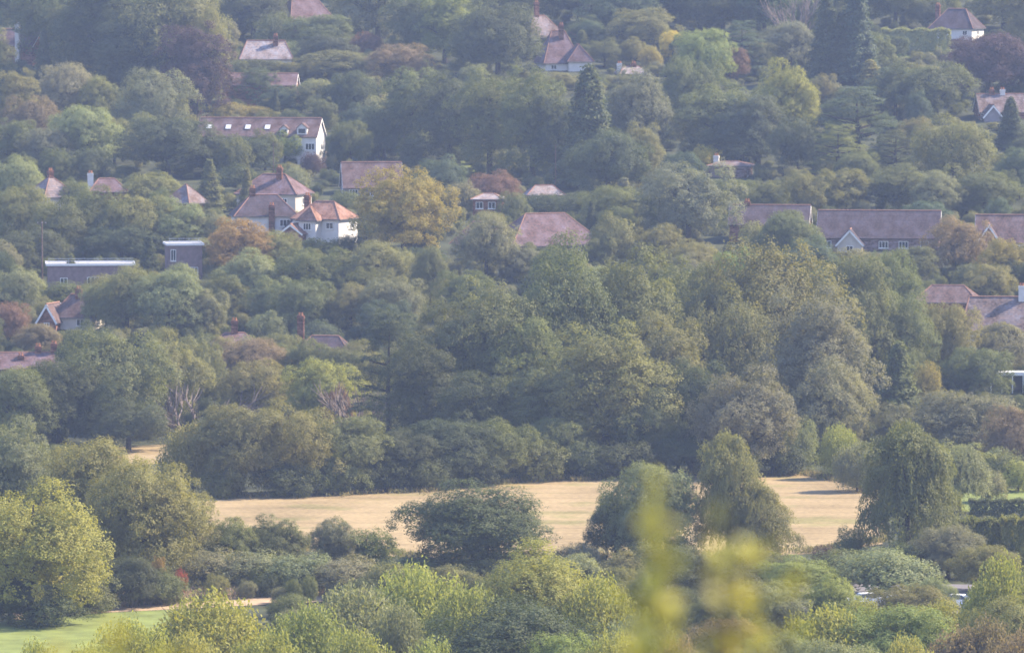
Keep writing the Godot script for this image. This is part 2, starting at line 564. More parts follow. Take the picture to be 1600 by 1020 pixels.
# ---------------------------------------------------------------- buildings
func block(parent: Node3D, c: Vector3, w: float, d: float, high: float, rh: float, hip: float, turn: float, wall: String, roof: String, prefix := "", over := 0.4) -> void:
	# walls and a pitched roof with its ridge along x; hip 0 gives gables
	var st := start()
	var x := w * 0.5
	var z := d * 0.5
	var base := -1.5
	if hip > 0.0:
		box(st, Vector3(0, (high + base) * 0.5, 0), Vector3(w, high - base, d))
	else:
		var k := rh - 0.2
		face(st, [Vector3(-x, base, z), Vector3(x, base, z), Vector3(x, high, z), Vector3(-x, high, z)])
		face(st, [Vector3(x, base, -z), Vector3(-x, base, -z), Vector3(-x, high, -z), Vector3(x, high, -z)])
		face(st, [Vector3(x, base, z), Vector3(x, base, -z), Vector3(x, high, -z), Vector3(x, high + k, 0), Vector3(x, high, z)])
		face(st, [Vector3(-x, base, -z), Vector3(-x, base, z), Vector3(-x, high, z), Vector3(-x, high + k, 0), Vector3(-x, high, -z)])
	part(prefix + "wall", done(st), mat[wall], parent, c, Vector3(0, turn, 0))
	st = start()
	var e := over
	var drop := rh * e / z
	var gx := x + (e if hip > 0.0 else 0.28)
	var rx := x - hip if hip > 0.0 else gx
	var y0 := high - drop + 0.12
	var y1 := high + rh
	var a := Vector3(-gx, y0, z + e)
	var b := Vector3(gx, y0, z + e)
	var f := Vector3(gx, y0, -z - e)
	var g := Vector3(-gx, y0, -z - e)
	var l := Vector3(-rx, y1, 0)
	var r := Vector3(rx, y1, 0)
	plate(st, [a, b, r, l], 0.14)
	plate(st, [f, g, l, r], 0.14)
	if hip > 0.0:
		plate(st, [b, f, r], 0.14)
		plate(st, [g, a, l], 0.14)
	var ro := part(prefix + "roof", done(st), mat[roof], parent, c, Vector3(0, turn, 0))
	st = start()
	tube(st, [l, r], [0.13, 0.13], 6)
	if hip > 0.0:
		for q: Array in [[b, r], [f, r], [a, l], [g, l]]:
			tube(st, q, [0.1, 0.1], 5)
	part("ridge_tiles", done(st), mat.ridge, ro)
	if hip > 0.0:
		st = start()
		for q: Array in [[a, b], [b, f], [f, g], [g, a]]:
			tube(st, [q[0] - Vector3(0, 0.1, 0), q[1] - Vector3(0, 0.1, 0)], [0.07, 0.07], 5)
		part("gutter", done(st), mat.gutter, ro)
	else:
		for s in [-1.0, 1.0]:
			st = start()
			for zz in [-1.0, 1.0]:
				plate(st, [Vector3(s * (gx + 0.03), y0 - 0.05, zz * (z + e)), Vector3(s * (gx - 0.04), y0 - 0.05, zz * (z + e)), Vector3(s * (gx - 0.04), y1 - 0.05, 0), Vector3(s * (gx + 0.03), y1 - 0.05, 0)], 0.3)
			part("bargeboard", done(st), mat.trim, ro)

func window(parent: Node3D, c: Vector3, w: float, h: float, turn: float, kind := "trim") -> void:
	# white frame proud of the wall, bars, and a dark pane in each light
	var st := start()
	for s in [-1.0, 1.0]:
		box(st, Vector3(s * (w * 0.5 - 0.04), 0, 0), Vector3(0.09, h, 0.12))
		box(st, Vector3(0, s * (h * 0.5 - 0.045), 0), Vector3(w - 0.17, 0.09, 0.12))
	box(st, Vector3(0, -h * 0.5 - 0.06, 0.05), Vector3(w + 0.2, 0.08, 0.22))
	var n := maxi(1, int(round(w / 0.6)))
	for k in range(1, n):
		box(st, Vector3(-w * 0.5 + w * k / n, 0, 0), Vector3(0.07, h - 0.18, 0.1))
	var o := part("window", done(st), mat[kind], parent, c, Vector3(0, turn, 0))
	for k in n:
		part("pane", box_mesh(Vector3(w / n - 0.08, h - 0.19, 0.03)), mat.glass, o, Vector3(-w * 0.5 + w * (k + 0.5) / n, 0, -0.015))

func chimney(parent: Node3D, c: Vector3, h: float, w := 0.9, d := 0.6, kind := "brick", pots := 2) -> void:
	var st := start()
	box(st, Vector3(0, -h * 0.5, 0), Vector3(w, h, d))
	box(st, Vector3(0, -0.22, 0), Vector3(w + 0.14, 0.16, d + 0.14))
	box(st, Vector3(0, 0.05, 0), Vector3(w + 0.08, 0.1, d + 0.08))
	var o := part("chimney", done(st), mat[kind], parent, c)
	for k in pots:
		st = start()
		tube(st, [Vector3(0, 0.08, 0), Vector3(0, 0.2, 0), Vector3(0, 0.5, 0), Vector3(0, 0.55, 0), Vector3(0, 0.2, 0)], [0.17, 0.14, 0.12, 0.15, 0.08], 8)
		part("chimney_pot", done(st), mat.pot, o, Vector3((k - (pots - 1) * 0.5) * 0.42, 0, 0))

func house(o: Dictionary) -> Node3D:
	var e := at(o.x, o.y, o.D)
	var g := ground(e.x, e.z)
	var high := maxf(e.y - g, 2.2)
	var yaw := deg_to_rad(o.get("yaw", 0.0))
	var t := thing(o.get("name", "house"), Vector3(e.x, e.y - high, e.z), yaw)
	var w: float = o.w
	var d: float = o.d
	var rh: float = o.rh
	var wall: String = o.get("wall", "white")
	var roof: String = o.get("roof", "tile_brown")
	block(t, Vector3.ZERO, w, d, high, rh, o.get("hip", 0.0), 0.0, wall, roof)
	for k: Array in o.get("wing", []):   # [lx, lz, w across, d out, rh, drop]
		var wall_k: String = k[6] if k.size() > 6 else wall
		block(t, Vector3(k[0], 0, k[1]), k[3], k[2], high - k[5], k[4], k[7] if k.size() > 7 else 0.0, PI / 2, wall_k, roof, "wing_")
	for k: Array in o.get("chim", []):   # [lx, lz, height of its top above the eaves, kind]
		var top: float = k[2]
		chimney(t, Vector3(k[0], high + top, k[1]), top + 1.0 if k.size() < 5 else top + high, 1.0, 0.7, k[3] if k.size() > 3 else "brick")
	for k: Array in o.get("win", []):    # [face, u, below eaves, w, h]
		var turn := 0.0
		var p := Vector3(k[1], high - k[2], d * 0.5 + 0.03)
		if k[0] == "r":
			turn = PI / 2
			p = Vector3(w * 0.5 + 0.03, high - k[2], -k[1])
		elif k[0] == "l":
			turn = -PI / 2
			p = Vector3(-w * 0.5 - 0.03, high - k[2], k[1])
		if p.y > 0.3:
			window(t, p, k[3], k[4], turn)
	for k: Array in o.get("bay", []):    # windows on the front of a wing: [lx, z, below eaves, w, h]
		window(t, Vector3(k[0], high - k[2], k[1] + 0.03), k[3], k[4], 0.0)
	for k: Array in o.get("sky", []):    # roof lights [lx, share of the slope]
		var s := atan2(rh, d * 0.5)
		var st := start()
		box(st, Vector3.ZERO, Vector3(1.15, 0.12, 1.35))
		var sk := part("roof_light", done(st), mat.gutter, t, Vector3(k[0], high + rh * k[1] + 0.12, d * 0.5 * (1.0 - k[1]) + 0.05), Vector3(s, 0, 0))
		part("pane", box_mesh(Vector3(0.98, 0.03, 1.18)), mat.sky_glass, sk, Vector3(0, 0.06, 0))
	for k: Array in o.get("dorm", []):   # dormers [lx, w, h]
		var dz := d * 0.5 - 0.6
		var st := start()
		var x: float = k[1] * 0.5
		box(st, Vector3(0, k[2] * 0.5, -0.9), Vector3(k[1], k[2], 2.6))
		face(st, [Vector3(-x, k[2], 0.4), Vector3(x, k[2], 0.4), Vector3(0, k[2] + x * 0.8, 0.4)])
		var dm := part("dormer", done(st), mat[wall], t, Vector3(k[0], high + 0.3, dz))
		st = start()
		for s in [-1.0, 1.0]:
			plate(st, [Vector3(s * (x + 0.2), k[2] - 0.1, 0.6), Vector3(s * (x + 0.2), k[2] - 0.1, -2.4), Vector3(0, k[2] + x * 0.8 + 0.1, -2.4), Vector3(0, k[2] + x * 0.8 + 0.1, 0.6)], 0.1)
		part("dormer_roof", done(st), mat[roof], dm)
		part("dormer_pane", box_mesh(Vector3(k[1] * 0.7, k[2] * 0.65, 0.05)), mat.glass, dm, Vector3(0, k[2] * 0.5, 0.42))
	tag(t, o.label, o.get("cat", "house"), o.get("group", "houses on the hillside"))
	var p0 := pixel(e)
	marks.append([p0.x, p0.y + 8.0, o.D, o.mark])
	if o.has("vis"):
		var q: Array = o.vis
		keep.append([Rect2(q[0], q[1], q[2] - q[0], q[3] - q[1]), o.D])
	return t

func flat_block(t: Node3D, c: Vector3, w: float, d: float, high: float, wall: String, wins: Array, prefix := "") -> void:
	var st := start()
	box(st, Vector3(0, high * 0.5 - 0.75, 0), Vector3(w, high + 1.5, d))
	part(prefix + "wall", done(st), mat[wall], t, c)
	st = start()
	box(st, Vector3(0, high + 0.12, 0), Vector3(w + 0.5, 0.24, d + 0.5))
	var ro := part(prefix + "roof", done(st), mat.felt, t, c)
	st = start()
	for s in [-1.0, 1.0]:
		box(st, Vector3(0, high + 0.2, s * (d * 0.5 + 0.28)), Vector3(w + 0.64, 0.36, 0.06))
		box(st, Vector3(s * (w * 0.5 + 0.29), high + 0.2, 0), Vector3(0.06, 0.36, d + 0.48))
	part("fascia", done(st), mat.trim, ro, Vector3.ZERO)
	st = start()
	for k in int(w / 1.6) + 1:
		box(st, Vector3(-w * 0.5 + 0.2 + k * 1.6, high + 0.7, d * 0.5 - 0.1), Vector3(0.05, 0.95, 0.05))
	box(st, Vector3(0, high + 1.18, d * 0.5 - 0.1), Vector3(w, 0.06, 0.06))
	box(st, Vector3(0, high + 0.8, d * 0.5 - 0.1), Vector3(w, 0.05, 0.05))
	part("roof_railing", done(st), mat.rail, ro)
	for k: Array in wins:
		window(t, c + Vector3(k[0], high - k[1], d * 0.5 + 0.03), k[2], k[3], 0.0)

func sheet(called: String, edge_top: Array, edge_low: Array, lift: float, m: Material, nx := 40, ny := 8) -> MeshInstance3D:
	# ground cover between two edges given in pixels on the ground (same number of points, left to right)
	var st := SurfaceTool.new()
	st.begin(Mesh.PRIMITIVE_TRIANGLES)
	var g := []
	for i in nx + 1:
		var s: float = float(i) / nx * (edge_top.size() - 1)
		var k := mini(int(s), edge_top.size() - 2)
		var a: Vector2 = edge_top[k].lerp(edge_top[k + 1], s - k)
		var b: Vector2 = edge_low[k].lerp(edge_low[k + 1], s - k)
		var col := []
		for j in ny + 1:
			var q := a.lerp(b, float(j) / ny)
			var h := hit(q.x, q.y)
			col.append(h + Vector3(0, lift, 0))
		g.append(col)
	for i in nx:
		for j in ny:
			for q: Vector3 in [g[i][j], g[i + 1][j], g[i + 1][j + 1], g[i][j], g[i + 1][j + 1], g[i][j + 1]]:
				st.set_uv(Vector2(q.x, q.z))
				st.add_vertex(q)
	st.generate_normals()
	return structure(called, st.commit(), m)

func pole(x: float, top: float, b: float, r: float, label: String, arms := true) -> void:
	var g := hit(x, b)
	var h := at(x, top, -g.z).y - g.y
	var t := thing("utility_pole", g)
	var st := start()
	tube(st, [Vector3(0, -0.5, 0), Vector3(0, h, 0)], [r, r * 0.7], 8)
	part("post", done(st), mat.pole, t)
	if arms:
		part("crossarm", box_mesh(Vector3(1.6, 0.12, 0.12)), mat.pole, t, Vector3(0, h - 0.4, r))
		for s in [-0.65, 0.0, 0.65]:
			part("insulator", box_mesh(Vector3(0.07, 0.16, 0.07)), mat.trim, t, Vector3(s, h - 0.26, r))
	tag(t, label, "pole", "poles on the hillside")

func car(x: float, b: float, turn: float, label: String, paint: String) -> void:
	var g := hit(x, b)
	var t := thing("parked_car", g, turn)
	var st := start()
	var prof := [Vector2(-2.1, 0.35), Vector2(-2.15, 0.75), Vector2(-1.95, 0.95), Vector2(-1.1, 1.02), Vector2(1.55, 1.02), Vector2(2.05, 0.95), Vector2(2.12, 0.6), Vector2(2.08, 0.35)]
	var sides := [[], []]
	for s in 2:
		for q: Vector2 in prof:
			sides[s].append(Vector3(q.x, q.y, (0.82 if q.y < 0.9 else 0.76) * (1.0 if s == 0 else -1.0)))
	for k in prof.size():
		var j := (k + 1) % prof.size()
		face(st, [sides[0][k], sides[0][j], sides[1][j], sides[1][k]])
	face(st, sides[0])
	var rev: Array = sides[1].duplicate()
	rev.reverse()
	face(st, rev)
	part("body", done(st), mat[paint], t)
	for layer in 2:
		st = start()
		var cab := [Vector2(-1.05, 1.02), Vector2(-0.4, 1.44), Vector2(1.0, 1.46), Vector2(1.65, 1.02)] if layer == 0 else [Vector2(-0.48, 1.4), Vector2(-0.4, 1.47), Vector2(1.0, 1.49), Vector2(1.12, 1.4)]
		var zz := 0.72 if layer == 0 else 0.69
		var s0 := []
		var s1 := []
		for q: Vector2 in cab:
			var k := zz - (q.y - 1.02) * 0.28
			s0.append(Vector3(q.x, q.y, k + layer * 0.02))
			s1.append(Vector3(q.x, q.y, -k - layer * 0.02))
		for k in 4:
			var j := (k + 1) % 4
			face(st, [s0[k], s0[j], s1[j], s1[k]])
		face(st, s0)
		s1.reverse()
		face(st, s1)
		part("cabin_glass" if layer == 0 else "roof", done(st), mat.glass if layer == 0 else mat[paint], t)
	for wx in [-1.35, 1.3]:
		for wz in [-0.76, 0.76]:
			st = start()
			tube(st, [Vector3(0, 0, -0.1), Vector3(0, 0, -0.09), Vector3(0, 0, 0.09), Vector3(0, 0, 0.1)], [0.2, 0.31, 0.31, 0.2], 14)
			var wl := part("wheel", done(st), mat.rubber, t, Vector3(wx, 0.31, wz))
			st = start()
			tube(st, [Vector3(0, 0, -0.105), Vector3(0, 0, -0.104), Vector3(0, 0, 0.104), Vector3(0, 0, 0.105)], [0.01, 0.19, 0.19, 0.01], 10)
			part("rim", done(st), mat.rail, wl)
	for s in [-0.55, 0.55]:
		part("headlight", box_mesh(Vector3(0.08, 0.16, 0.3)), mat.trim, t, Vector3(-2.12, 0.72, s))
	tag(t, label, "car", "white cars in the yard")

# ---------------------------------------------------------------- the place
func make_materials() -> void:
	mat.leaf = leaf_material()
	mat.near_leaf = leaf_material(0.5, 0.9)
	mat.bark = blotch(Color(0.075, 0.06, 0.045), 0.8, 1.6, 0.95, 3)
	mat.twig = blotch(Color(0.2, 0.16, 0.13), 0.4, 1.2, 0.95, 5)
	mat.white = blotch(Color(0.66, 0.64, 0.62), 0.12, 5.0, 0.85, 11)
	mat.cream = blotch(Color(0.52, 0.47, 0.4), 0.15, 5.0, 0.85, 12)
	mat.lilac = blotch(Color(0.26, 0.235, 0.25), 0.2, 4.0, 0.85, 13)
	mat.brick = tiles(Color(0.25, 0.115, 0.075), 21, 0.075, 0.225, 0.5)
	mat.brick_pale = tiles(Color(0.25, 0.17, 0.155), 22, 0.075, 0.225, 0.4)
	mat.tile_brown = tiles(Color(0.115, 0.075, 0.07), 31)
	mat.tile_dark = tiles(Color(0.062, 0.045, 0.053), 32)
	mat.tile_red = tiles(Color(0.13, 0.084, 0.088), 33)
	mat.tile_orange = tiles(Color(0.23, 0.125, 0.09), 34)
	mat.tile_pale = tiles(Color(0.25, 0.205, 0.2), 35)
	mat.tile_grey = tiles(Color(0.15, 0.112, 0.105), 36, 0.42, 0.34, 0.35)
	mat.tile_pink = tiles(Color(0.165, 0.125, 0.122), 42)
	mat.umber = blotch(Color(0.21, 0.15, 0.15), 0.3, 3.0, 0.85, 43)
	mat.ridge = blotch(Color(0.27, 0.15, 0.11), 0.3, 2.0, 0.85, 37)
	mat.pot = blotch(Color(0.45, 0.2, 0.1), 0.25, 1.0, 0.8, 38)
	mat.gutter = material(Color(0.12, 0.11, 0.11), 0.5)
	mat.trim = blotch(Color(0.8, 0.79, 0.77), 0.06, 1.0, 0.5, 39)
	mat.rail = material(Color(0.62, 0.63, 0.65), 0.35)
	mat.felt = blotch(Color(0.3, 0.3, 0.31), 0.3, 4.0, 0.9, 40)
	mat.pole = blotch(Color(0.15, 0.105, 0.08), 0.5, 1.5, 0.95, 41)
	mat.rubber = material(Color(0.02, 0.02, 0.02), 0.8)
	mat.paint = material(Color(0.8, 0.8, 0.8), 0.25)
	mat.glass = material(Color(0.03, 0.035, 0.04), 0.06)
	mat.glass.metallic_specular = 0.6
	mat.sky_glass = material(Color(0.75, 0.75, 0.74), 0.3)   # roof-light panes, the bright sky reflection painted in as white
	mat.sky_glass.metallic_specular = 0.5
	mat.ground = blotch(Color(0.05, 0.055, 0.028), 0.7, 26.0, 1.0, 51)
	mat.lawn = blotch(Color(0.155, 0.185, 0.052), 0.35, 14.0, 1.0, 52)
	mat.dry = blotch(Color(0.34, 0.25, 0.16), 0.4, 9.0, 1.0, 54)
	mat.yard = blotch(Color(0.16, 0.15, 0.16), 0.25, 11.0, 0.95, 55)
	# stubble: straw along the drilling lines, wheelings, weedy and bare patches
	var img := Image.create(1024, 1024, false, Image.FORMAT_RGB8)
	var n := FastNoiseLite.new()
	n.seed = 61
	n.frequency = 0.006
	n.fractal_octaves = 5
	var a := n.get_seamless_image(1024, 1024)
	n.seed = 63
	n.frequency = 0.12
	var b := n.get_seamless_image(1024, 1024)
	var r := RandomNumberGenerator.new()
	r.seed = 62
	for y in 1024:
		var line := 1.0 + 0.07 * sin(y * TAU / 16.0) + r.randf_range(-0.05, 0.05)
		if y % 64 < 9:
			line *= 0.84
		for x in 1024:
			var p := a.get_pixel(x, y).r - 0.5
			var v := line * (1.0 + 0.5 * (a.get_pixel((x + 400) % 1024, (y + 190) % 1024).r - 0.5) + 0.55 * (b.get_pixel(x, y).r - 0.5))
			var g := clampf(p * 3.0 - 0.25, 0.0, 0.7)         # weeds come through
			img.set_pixel(x, y, Color(lerpf(0.275, 0.18, g) * v, lerpf(0.21, 0.17, g) * v, lerpf(0.118, 0.07, g) * v).linear_to_srgb())
	var m := StandardMaterial3D.new()
	m.albedo_texture = ImageTexture.create_from_image(img)
	m.uv1_scale = Vector3(1.0 / 120.0, 1.0 / 110.0, 1)
	m.roughness = 1.0
	m.metallic_specular = 0.1
	mat.stubble = m

func build_ground() -> void:
	var zs: Array[float] = []
	var d := -400.0
	while d < 2600.0:
		zs.append(-d)
		d += 50.0 if d < -50 else 2.0 if d < 40 else 20.0 if d < 560 else 12.0 if d < 1700 else 60.0
	zs.append(-2600.0)
	var st := SurfaceTool.new()
	st.begin(Mesh.PRIMITIVE_TRIANGLES)
	var xs: Array[float] = []
	for k in 61:
		var s := (k - 30) / 30.0
		xs.append(signf(s) * pow(absf(s), 1.8) * 1300.0)
	for j in zs.size():
		for i in xs.size():
			st.set_uv(Vector2(xs[i], zs[j]))
			st.add_vertex(Vector3(xs[i], ground(xs[i], zs[j]), zs[j]))
	for j in zs.size() - 1:
		for i in xs.size() - 1:
			var k := j * xs.size() + i
			for q in [k, k + xs.size(), k + 1, k + 1, k + xs.size(), k + xs.size() + 1]:
				st.add_index(q)
	st.generate_normals()
	structure("ground", st.commit(), mat.ground)
	var v := func(list: Array) -> Array:
		var out := []
		for k in range(0, list.size(), 2):
			out.append(Vector2(list[k], list[k + 1]))
		return out
	sheet("stubble_field", v.call([300, 778, 480, 774, 660, 768, 800, 753, 1000, 746, 1130, 741, 1260, 741, 1320, 752, 1370, 775]), v.call([290, 842, 480, 862, 660, 872, 800, 874, 1000, 874, 1130, 872, 1260, 866, 1320, 860, 1380, 850]), 0.03, mat.stubble, 70, 14)
	sheet("stubble_strip", v.call([130, 702, 200, 698, 262, 694]), v.call([120, 730, 200, 728, 275, 722]), 0.03, mat.stubble, 20, 5)
	sheet("green_field", v.call([-160, 1000, 0, 972, 60, 964, 130, 959, 200, 956, 265, 953]), v.call([-160, 1090, 0, 1090, 60, 1090, 130, 1080, 200, 1040, 265, 985]), 0.03, mat.lawn, 40, 14)
	sheet("field_margin", v.call([20, 959, 120, 953, 240, 945, 420, 925, 560, 922]), v.call([20, 971, 120, 960, 240, 954, 420, 945, 560, 938]), 0.06, mat.dry, 30, 4)
	sheet("lawn", v.call([1375, 84, 1430, 83, 1485, 81]), v.call([1375, 94, 1430, 92, 1485, 90]), 0.03, mat.lawn, 12, 3)
	sheet("lawn", v.call([800, 316, 830, 314, 860, 312]), v.call([800, 335, 830, 333, 860, 330]), 0.03, mat.lawn, 12, 3)
	sheet("lawn", v.call([720, 252, 750, 250]), v.call([720, 270, 750, 268]), 0.03, mat.lawn, 6, 3)
	sheet("lawn", v.call([1500, 765, 1560, 762, 1640, 768]), v.call([1500, 800, 1560, 798, 1640, 800]), 0.03, mat.lawn, 12, 4)
	sheet("garden_path", v.call([498, 238, 512, 236, 524, 236]), v.call([490, 262, 506, 258, 520, 254]), 0.03, mat.dry, 8, 4)
	sheet("yard", v.call([1040, 915, 1200, 912, 1400, 912, 1620, 915]), v.call([1040, 962, 1200, 960, 1400, 958, 1620, 960]), 0.03, mat.yard, 30, 5)

func build_houses() -> void:
	house({"x": 474, "y": 27, "D": 1405.0, "w": 10.0, "d": 8.5, "rh": 4.6, "yaw": 28.0, "hip": 2.2, "roof": "tile_red", "wall": "brick", "win": [["r", 0.0, 1.2, 1.2, 1.1]], "vis": [446, -5, 508, 30], "mark": "the highest red-roofed house",
		"label": "red brick house with a hipped red roof, highest up the slope"})
	house({"x": 415, "y": 90, "D": 1343.0, "w": 10.5, "d": 8.0, "rh": 3.6, "yaw": 4.0, "hip": 1.3, "roof": "tile_pale", "wall": "white", "chim": [[2.0, 1.0, 4.6, "brick", 1]], "vis": [378, 58, 455, 92], "mark": "the bleached pale-roofed house",
		"label": "house with a bleached pale roof and one tall brick chimney stack"})
	house({"x": 408, "y": 132, "D": 1303.0, "w": 14.5, "d": 8.0, "rh": 2.3, "yaw": -3.0, "roof": "tile_red", "wall": "brick", "dorm": [[-6.2, 1.5, 1.2]], "vis": [425, 113, 466, 129], "mark": "the low red-roofed house with a dormer",
		"label": "low house with a plain red roof and one white dormer"})
	house({"x": 408, "y": 211, "D": 1215.0, "w": 23.0, "d": 8.4, "rh": 3.3, "yaw": -10.0, "roof": "tile_brown", "wall": "white", "sky": [[-9.6, 0.45], [-5.9, 0.45], [-2.1, 0.45], [1.7, 0.45]], "dorm": [[5.2, 1.5, 1.1], [8.7, 1.9, 1.3]],
		"win": [["f", 10.3, 2.0, 1.8, 1.3], ["f", 7.4, 2.0, 1.4, 1.2], ["f", 2.0, 2.0, 1.4, 1.2], ["r", 0.5, 2.2, 1.3, 1.2]], "vis": [312, 180, 506, 245], "mark": "the long white dormer house",
		"label": "long white house with a brown roof, four roof lights and two dormers"})
	house({"x": 34, "y": 70, "D": 1360.0, "w": 9.0, "d": 8.0, "rh": 3.4, "yaw": -24.0, "roof": "tile_red", "wall": "brick", "chim": [[1.2, 4.3, 4.7, "white", 1]], "vis": [18, 33, 52, 86], "mark": "the tall white chimney",
		"label": "brick house with a tall white rendered chimney stack on its front"})
	house({"x": 78, "y": 304, "D": 1135.0, "w": 6.6, "d": 6.4, "rh": 3.3, "yaw": 38.0, "hip": 3.1, "roof": "tile_grey", "wall": "cream", "chim": [[0.0, 0.0, 4.2]], "vis": [45, 272, 106, 306], "mark": "the pyramid-roofed house",
		"label": "small house with a grey pyramid roof rising above the trees"})
	house({"x": 166, "y": 297, "D": 1141.0, "w": 6.4, "d": 6.0, "rh": 2.1, "yaw": 10.0, "hip": 1.8, "roof": "tile_red", "wall": "brick", "chim": [[-3.0, 0.8, 3.0, "white"]], "vis": [135, 274, 186, 297], "mark": "the small house with the pale end chimney",
		"label": "small red-roofed house with a pale chimney at its end"})
	house({"x": 290, "y": 314, "D": 1132.0, "w": 5.0, "d": 6.0, "rh": 3.0, "yaw": -30.0, "hip": 2.4, "roof": "tile_pink", "wall": "brick", "vis": [280, 288, 300, 314], "mark": "the pale roof beside the tall cypress",
		"label": "small pale hipped roof half hidden beside the tall cypress"})
	house({"x": 428, "y": 300, "D": 1128.0, "w": 11.0, "d": 8.4, "rh": 3.2, "yaw": -18.0, "hip": 3.4, "roof": "tile_red", "wall": "cream", "chim": [[1.4, 1.0, 4.3]], "win": [["r", 0.0, 1.5, 1.3, 1.2], ["f", 3.2, 1.5, 1.5, 1.2]], "vis": [360, 268, 480, 318],
		"mark": "the cream house with the red hipped roof", "label": "cream house with a red hipped roof, behind the two white houses"})
	house({"x": 412, "y": 334, "D": 1100.0, "w": 10.5, "d": 8.0, "rh": 3.3, "yaw": 8.0, "hip": 3.0, "roof": "tile_dark", "wall": "white", "chim": [[0.9, 4.3, 1.6, "brick", 1], [-2.0, 0.0, 4.4]], "win": [["f", -3.6, 1.4, 1.4, 1.2], ["f", 3.2, 1.4, 1.8, 1.2]],
		"wing": [[4.4, 4.2, 3.4, 6.0, 1.9, 2.6]], "vis": [365, 302, 465, 362], "mark": "the white house with the dark hipped roof", "label": "white house with a dark hipped roof and a brick chimney breast"})
	house({"x": 508, "y": 339, "D": 1092.0, "w": 8.6, "d": 7.4, "rh": 2.7, "yaw": -24.0, "hip": 2.6, "roof": "tile_orange", "wall": "white", "wing": [[-0.6, 4.4, 3.2, 3.0, 1.9, 0.0, "white", 1.2], [-2.8, 5.4, 4.0, 4.6, 1.5, 2.4, "brick"]],
		"win": [["f", -3.0, 1.3, 1.2, 1.1], ["f", 2.6, 1.3, 1.4, 1.1], ["r", 1.6, 1.4, 1.2, 1.1]], "bay": [[-0.6, 5.9, 1.4, 1.5, 1.2]], "chim": [[-3.4, 0.0, 3.6]], "vis": [460, 310, 556, 376], "mark": "the white house with the orange roof",
		"label": "bright white house with an orange tiled hipped roof and projecting bay"})
	house({"x": 580, "y": 290, "D": 1166.0, "w": 10.6, "d": 8.6, "rh": 4.3, "yaw": 6.0, "roof": "tile_brown", "wall": "lilac", "win": [["f", -3.6, 1.1, 1.6, 1.2], ["f", 0.2, 1.1, 1.6, 1.2], ["l", 0.0, 1.2, 1.2, 1.2]], "vis": [528, 248, 632, 304], "mark": "the steep brown-roofed house",
		"label": "pale walled house with a steep plain brown gable roof"})
	house({"x": 764, "y": 310, "D": 1132.0, "w": 5.0, "d": 5.5, "rh": 0.9, "yaw": -8.0, "hip": 1.6, "roof": "tile_pale", "wall": "brick", "win": [["f", -1.3, 1.1, 1.3, 1.2], ["f", 0.9, 1.1, 1.3, 1.2]], "vis": [745, 304, 784, 330], "mark": "the small red brick house",
		"label": "small red brick house with white windows and a shallow roof"})
	house({"x": 852, "y": 379, "D": 1090.0, "w": 16.5, "d": 12.0, "rh": 5.0, "yaw": 22.0, "hip": 4.6, "roof": "tile_red", "wall": "brick_pale", "win": [["f", 3.0, 1.2, 1.4, 1.1]], "vis": [790, 330, 930, 378], "mark": "the broad red hipped roof",
		"label": "house with a very broad plain red hipped roof above olive trees"})
	house({"x": 752, "y": 382, "D": 1096.0, "w": 9.0, "d": 8.0, "rh": 3.9, "yaw": -20.0, "hip": 3.0, "roof": "tile_red", "wall": "brick_pale", "vis": [708, 345, 722, 380], "mark": "the red roof behind the golden tree",
		"label": "red roof almost hidden between the golden tree and the broad roof"})
	house({"x": 850, "y": 303, "D": 1166.0, "w": 6.4, "d": 5.5, "rh": 1.6, "yaw": 8.0, "hip": 1.6, "roof": "tile_pale", "wall": "cream", "vis": [820, 287, 876, 303], "mark": "the low pale-roofed bungalow",
		"label": "low bungalow with a pale hipped roof at the wood's edge"})
	house({"x": 1142, "y": 258, "D": 1192.0, "w": 7.2, "d": 6.0, "rh": 0.7, "yaw": -12.0, "hip": 2.0, "roof": "tile_pink", "wall": "brick_pale", "chim": [[-2.6, 0.6, 1.7, "white"]], "vis": [1110, 250, 1172, 280], "mark": "the square pinkish house",
		"label": "square pinkish brick house with a nearly flat roof and white chimney"})
	house({"x": 1204, "y": 348, "D": 1104.0, "w": 13.5, "d": 8.5, "rh": 3.1, "yaw": -6.0, "roof": "tile_dark", "wall": "brick", "chim": [[-4.0, 0.0, 3.6]], "vis": [1125, 318, 1230, 378], "mark": "the dark roof next to the long roof",
		"label": "brick house with a dark gabled roof next to the longest roof"})
	house({"x": 1375, "y": 368, "D": 1092.0, "w": 20.5, "d": 10.0, "rh": 4.3, "yaw": -7.0, "roof": "tile_dark", "wall": "brick_pale", "wing": [[-4.6, 5.6, 4.2, 3.6, 2.4, 1.0, "cream"]], "bay": [[-4.6, 7.4, 1.9, 1.2, 1.0]],
		"win": [["f", 1.0, 1.3, 1.6, 1.2], ["f", 4.4, 1.3, 1.6, 1.2], ["f", 8.0, 1.3, 1.4, 1.2], ["f", -8.6, 1.3, 1.4, 1.2]], "vis": [1285, 325, 1466, 396], "mark": "the longest dark roof", "label": "long building with the longest dark purplish roof and a cream gable"})
	house({"x": 1578, "y": 375, "D": 1086.0, "w": 11.0, "d": 8.5, "rh": 4.3, "yaw": -5.0, "roof": "tile_brown", "wall": "cream", "wing": [[-3.4, 4.8, 4.2, 4.0, 3.2, 0.2, "brick"]], "win": [["f", 2.0, 1.3, 1.6, 1.2]], "vis": [1535, 332, 1600, 376], "mark": "the house with the small front gable",
		"label": "brown-roofed house with a small timbered gable on its front"})
	house({"x": 1482, "y": 469, "D": 1020.0, "w": 10.0, "d": 7.5, "rh": 2.4, "yaw": -10.0, "hip": 2.4, "roof": "tile_brown", "wall": "brick", "vis": [1430, 444, 1530, 470], "mark": "the low brown roof above the ribbed roof",
		"label": "low brown hipped roof just behind the large ribbed roof"})
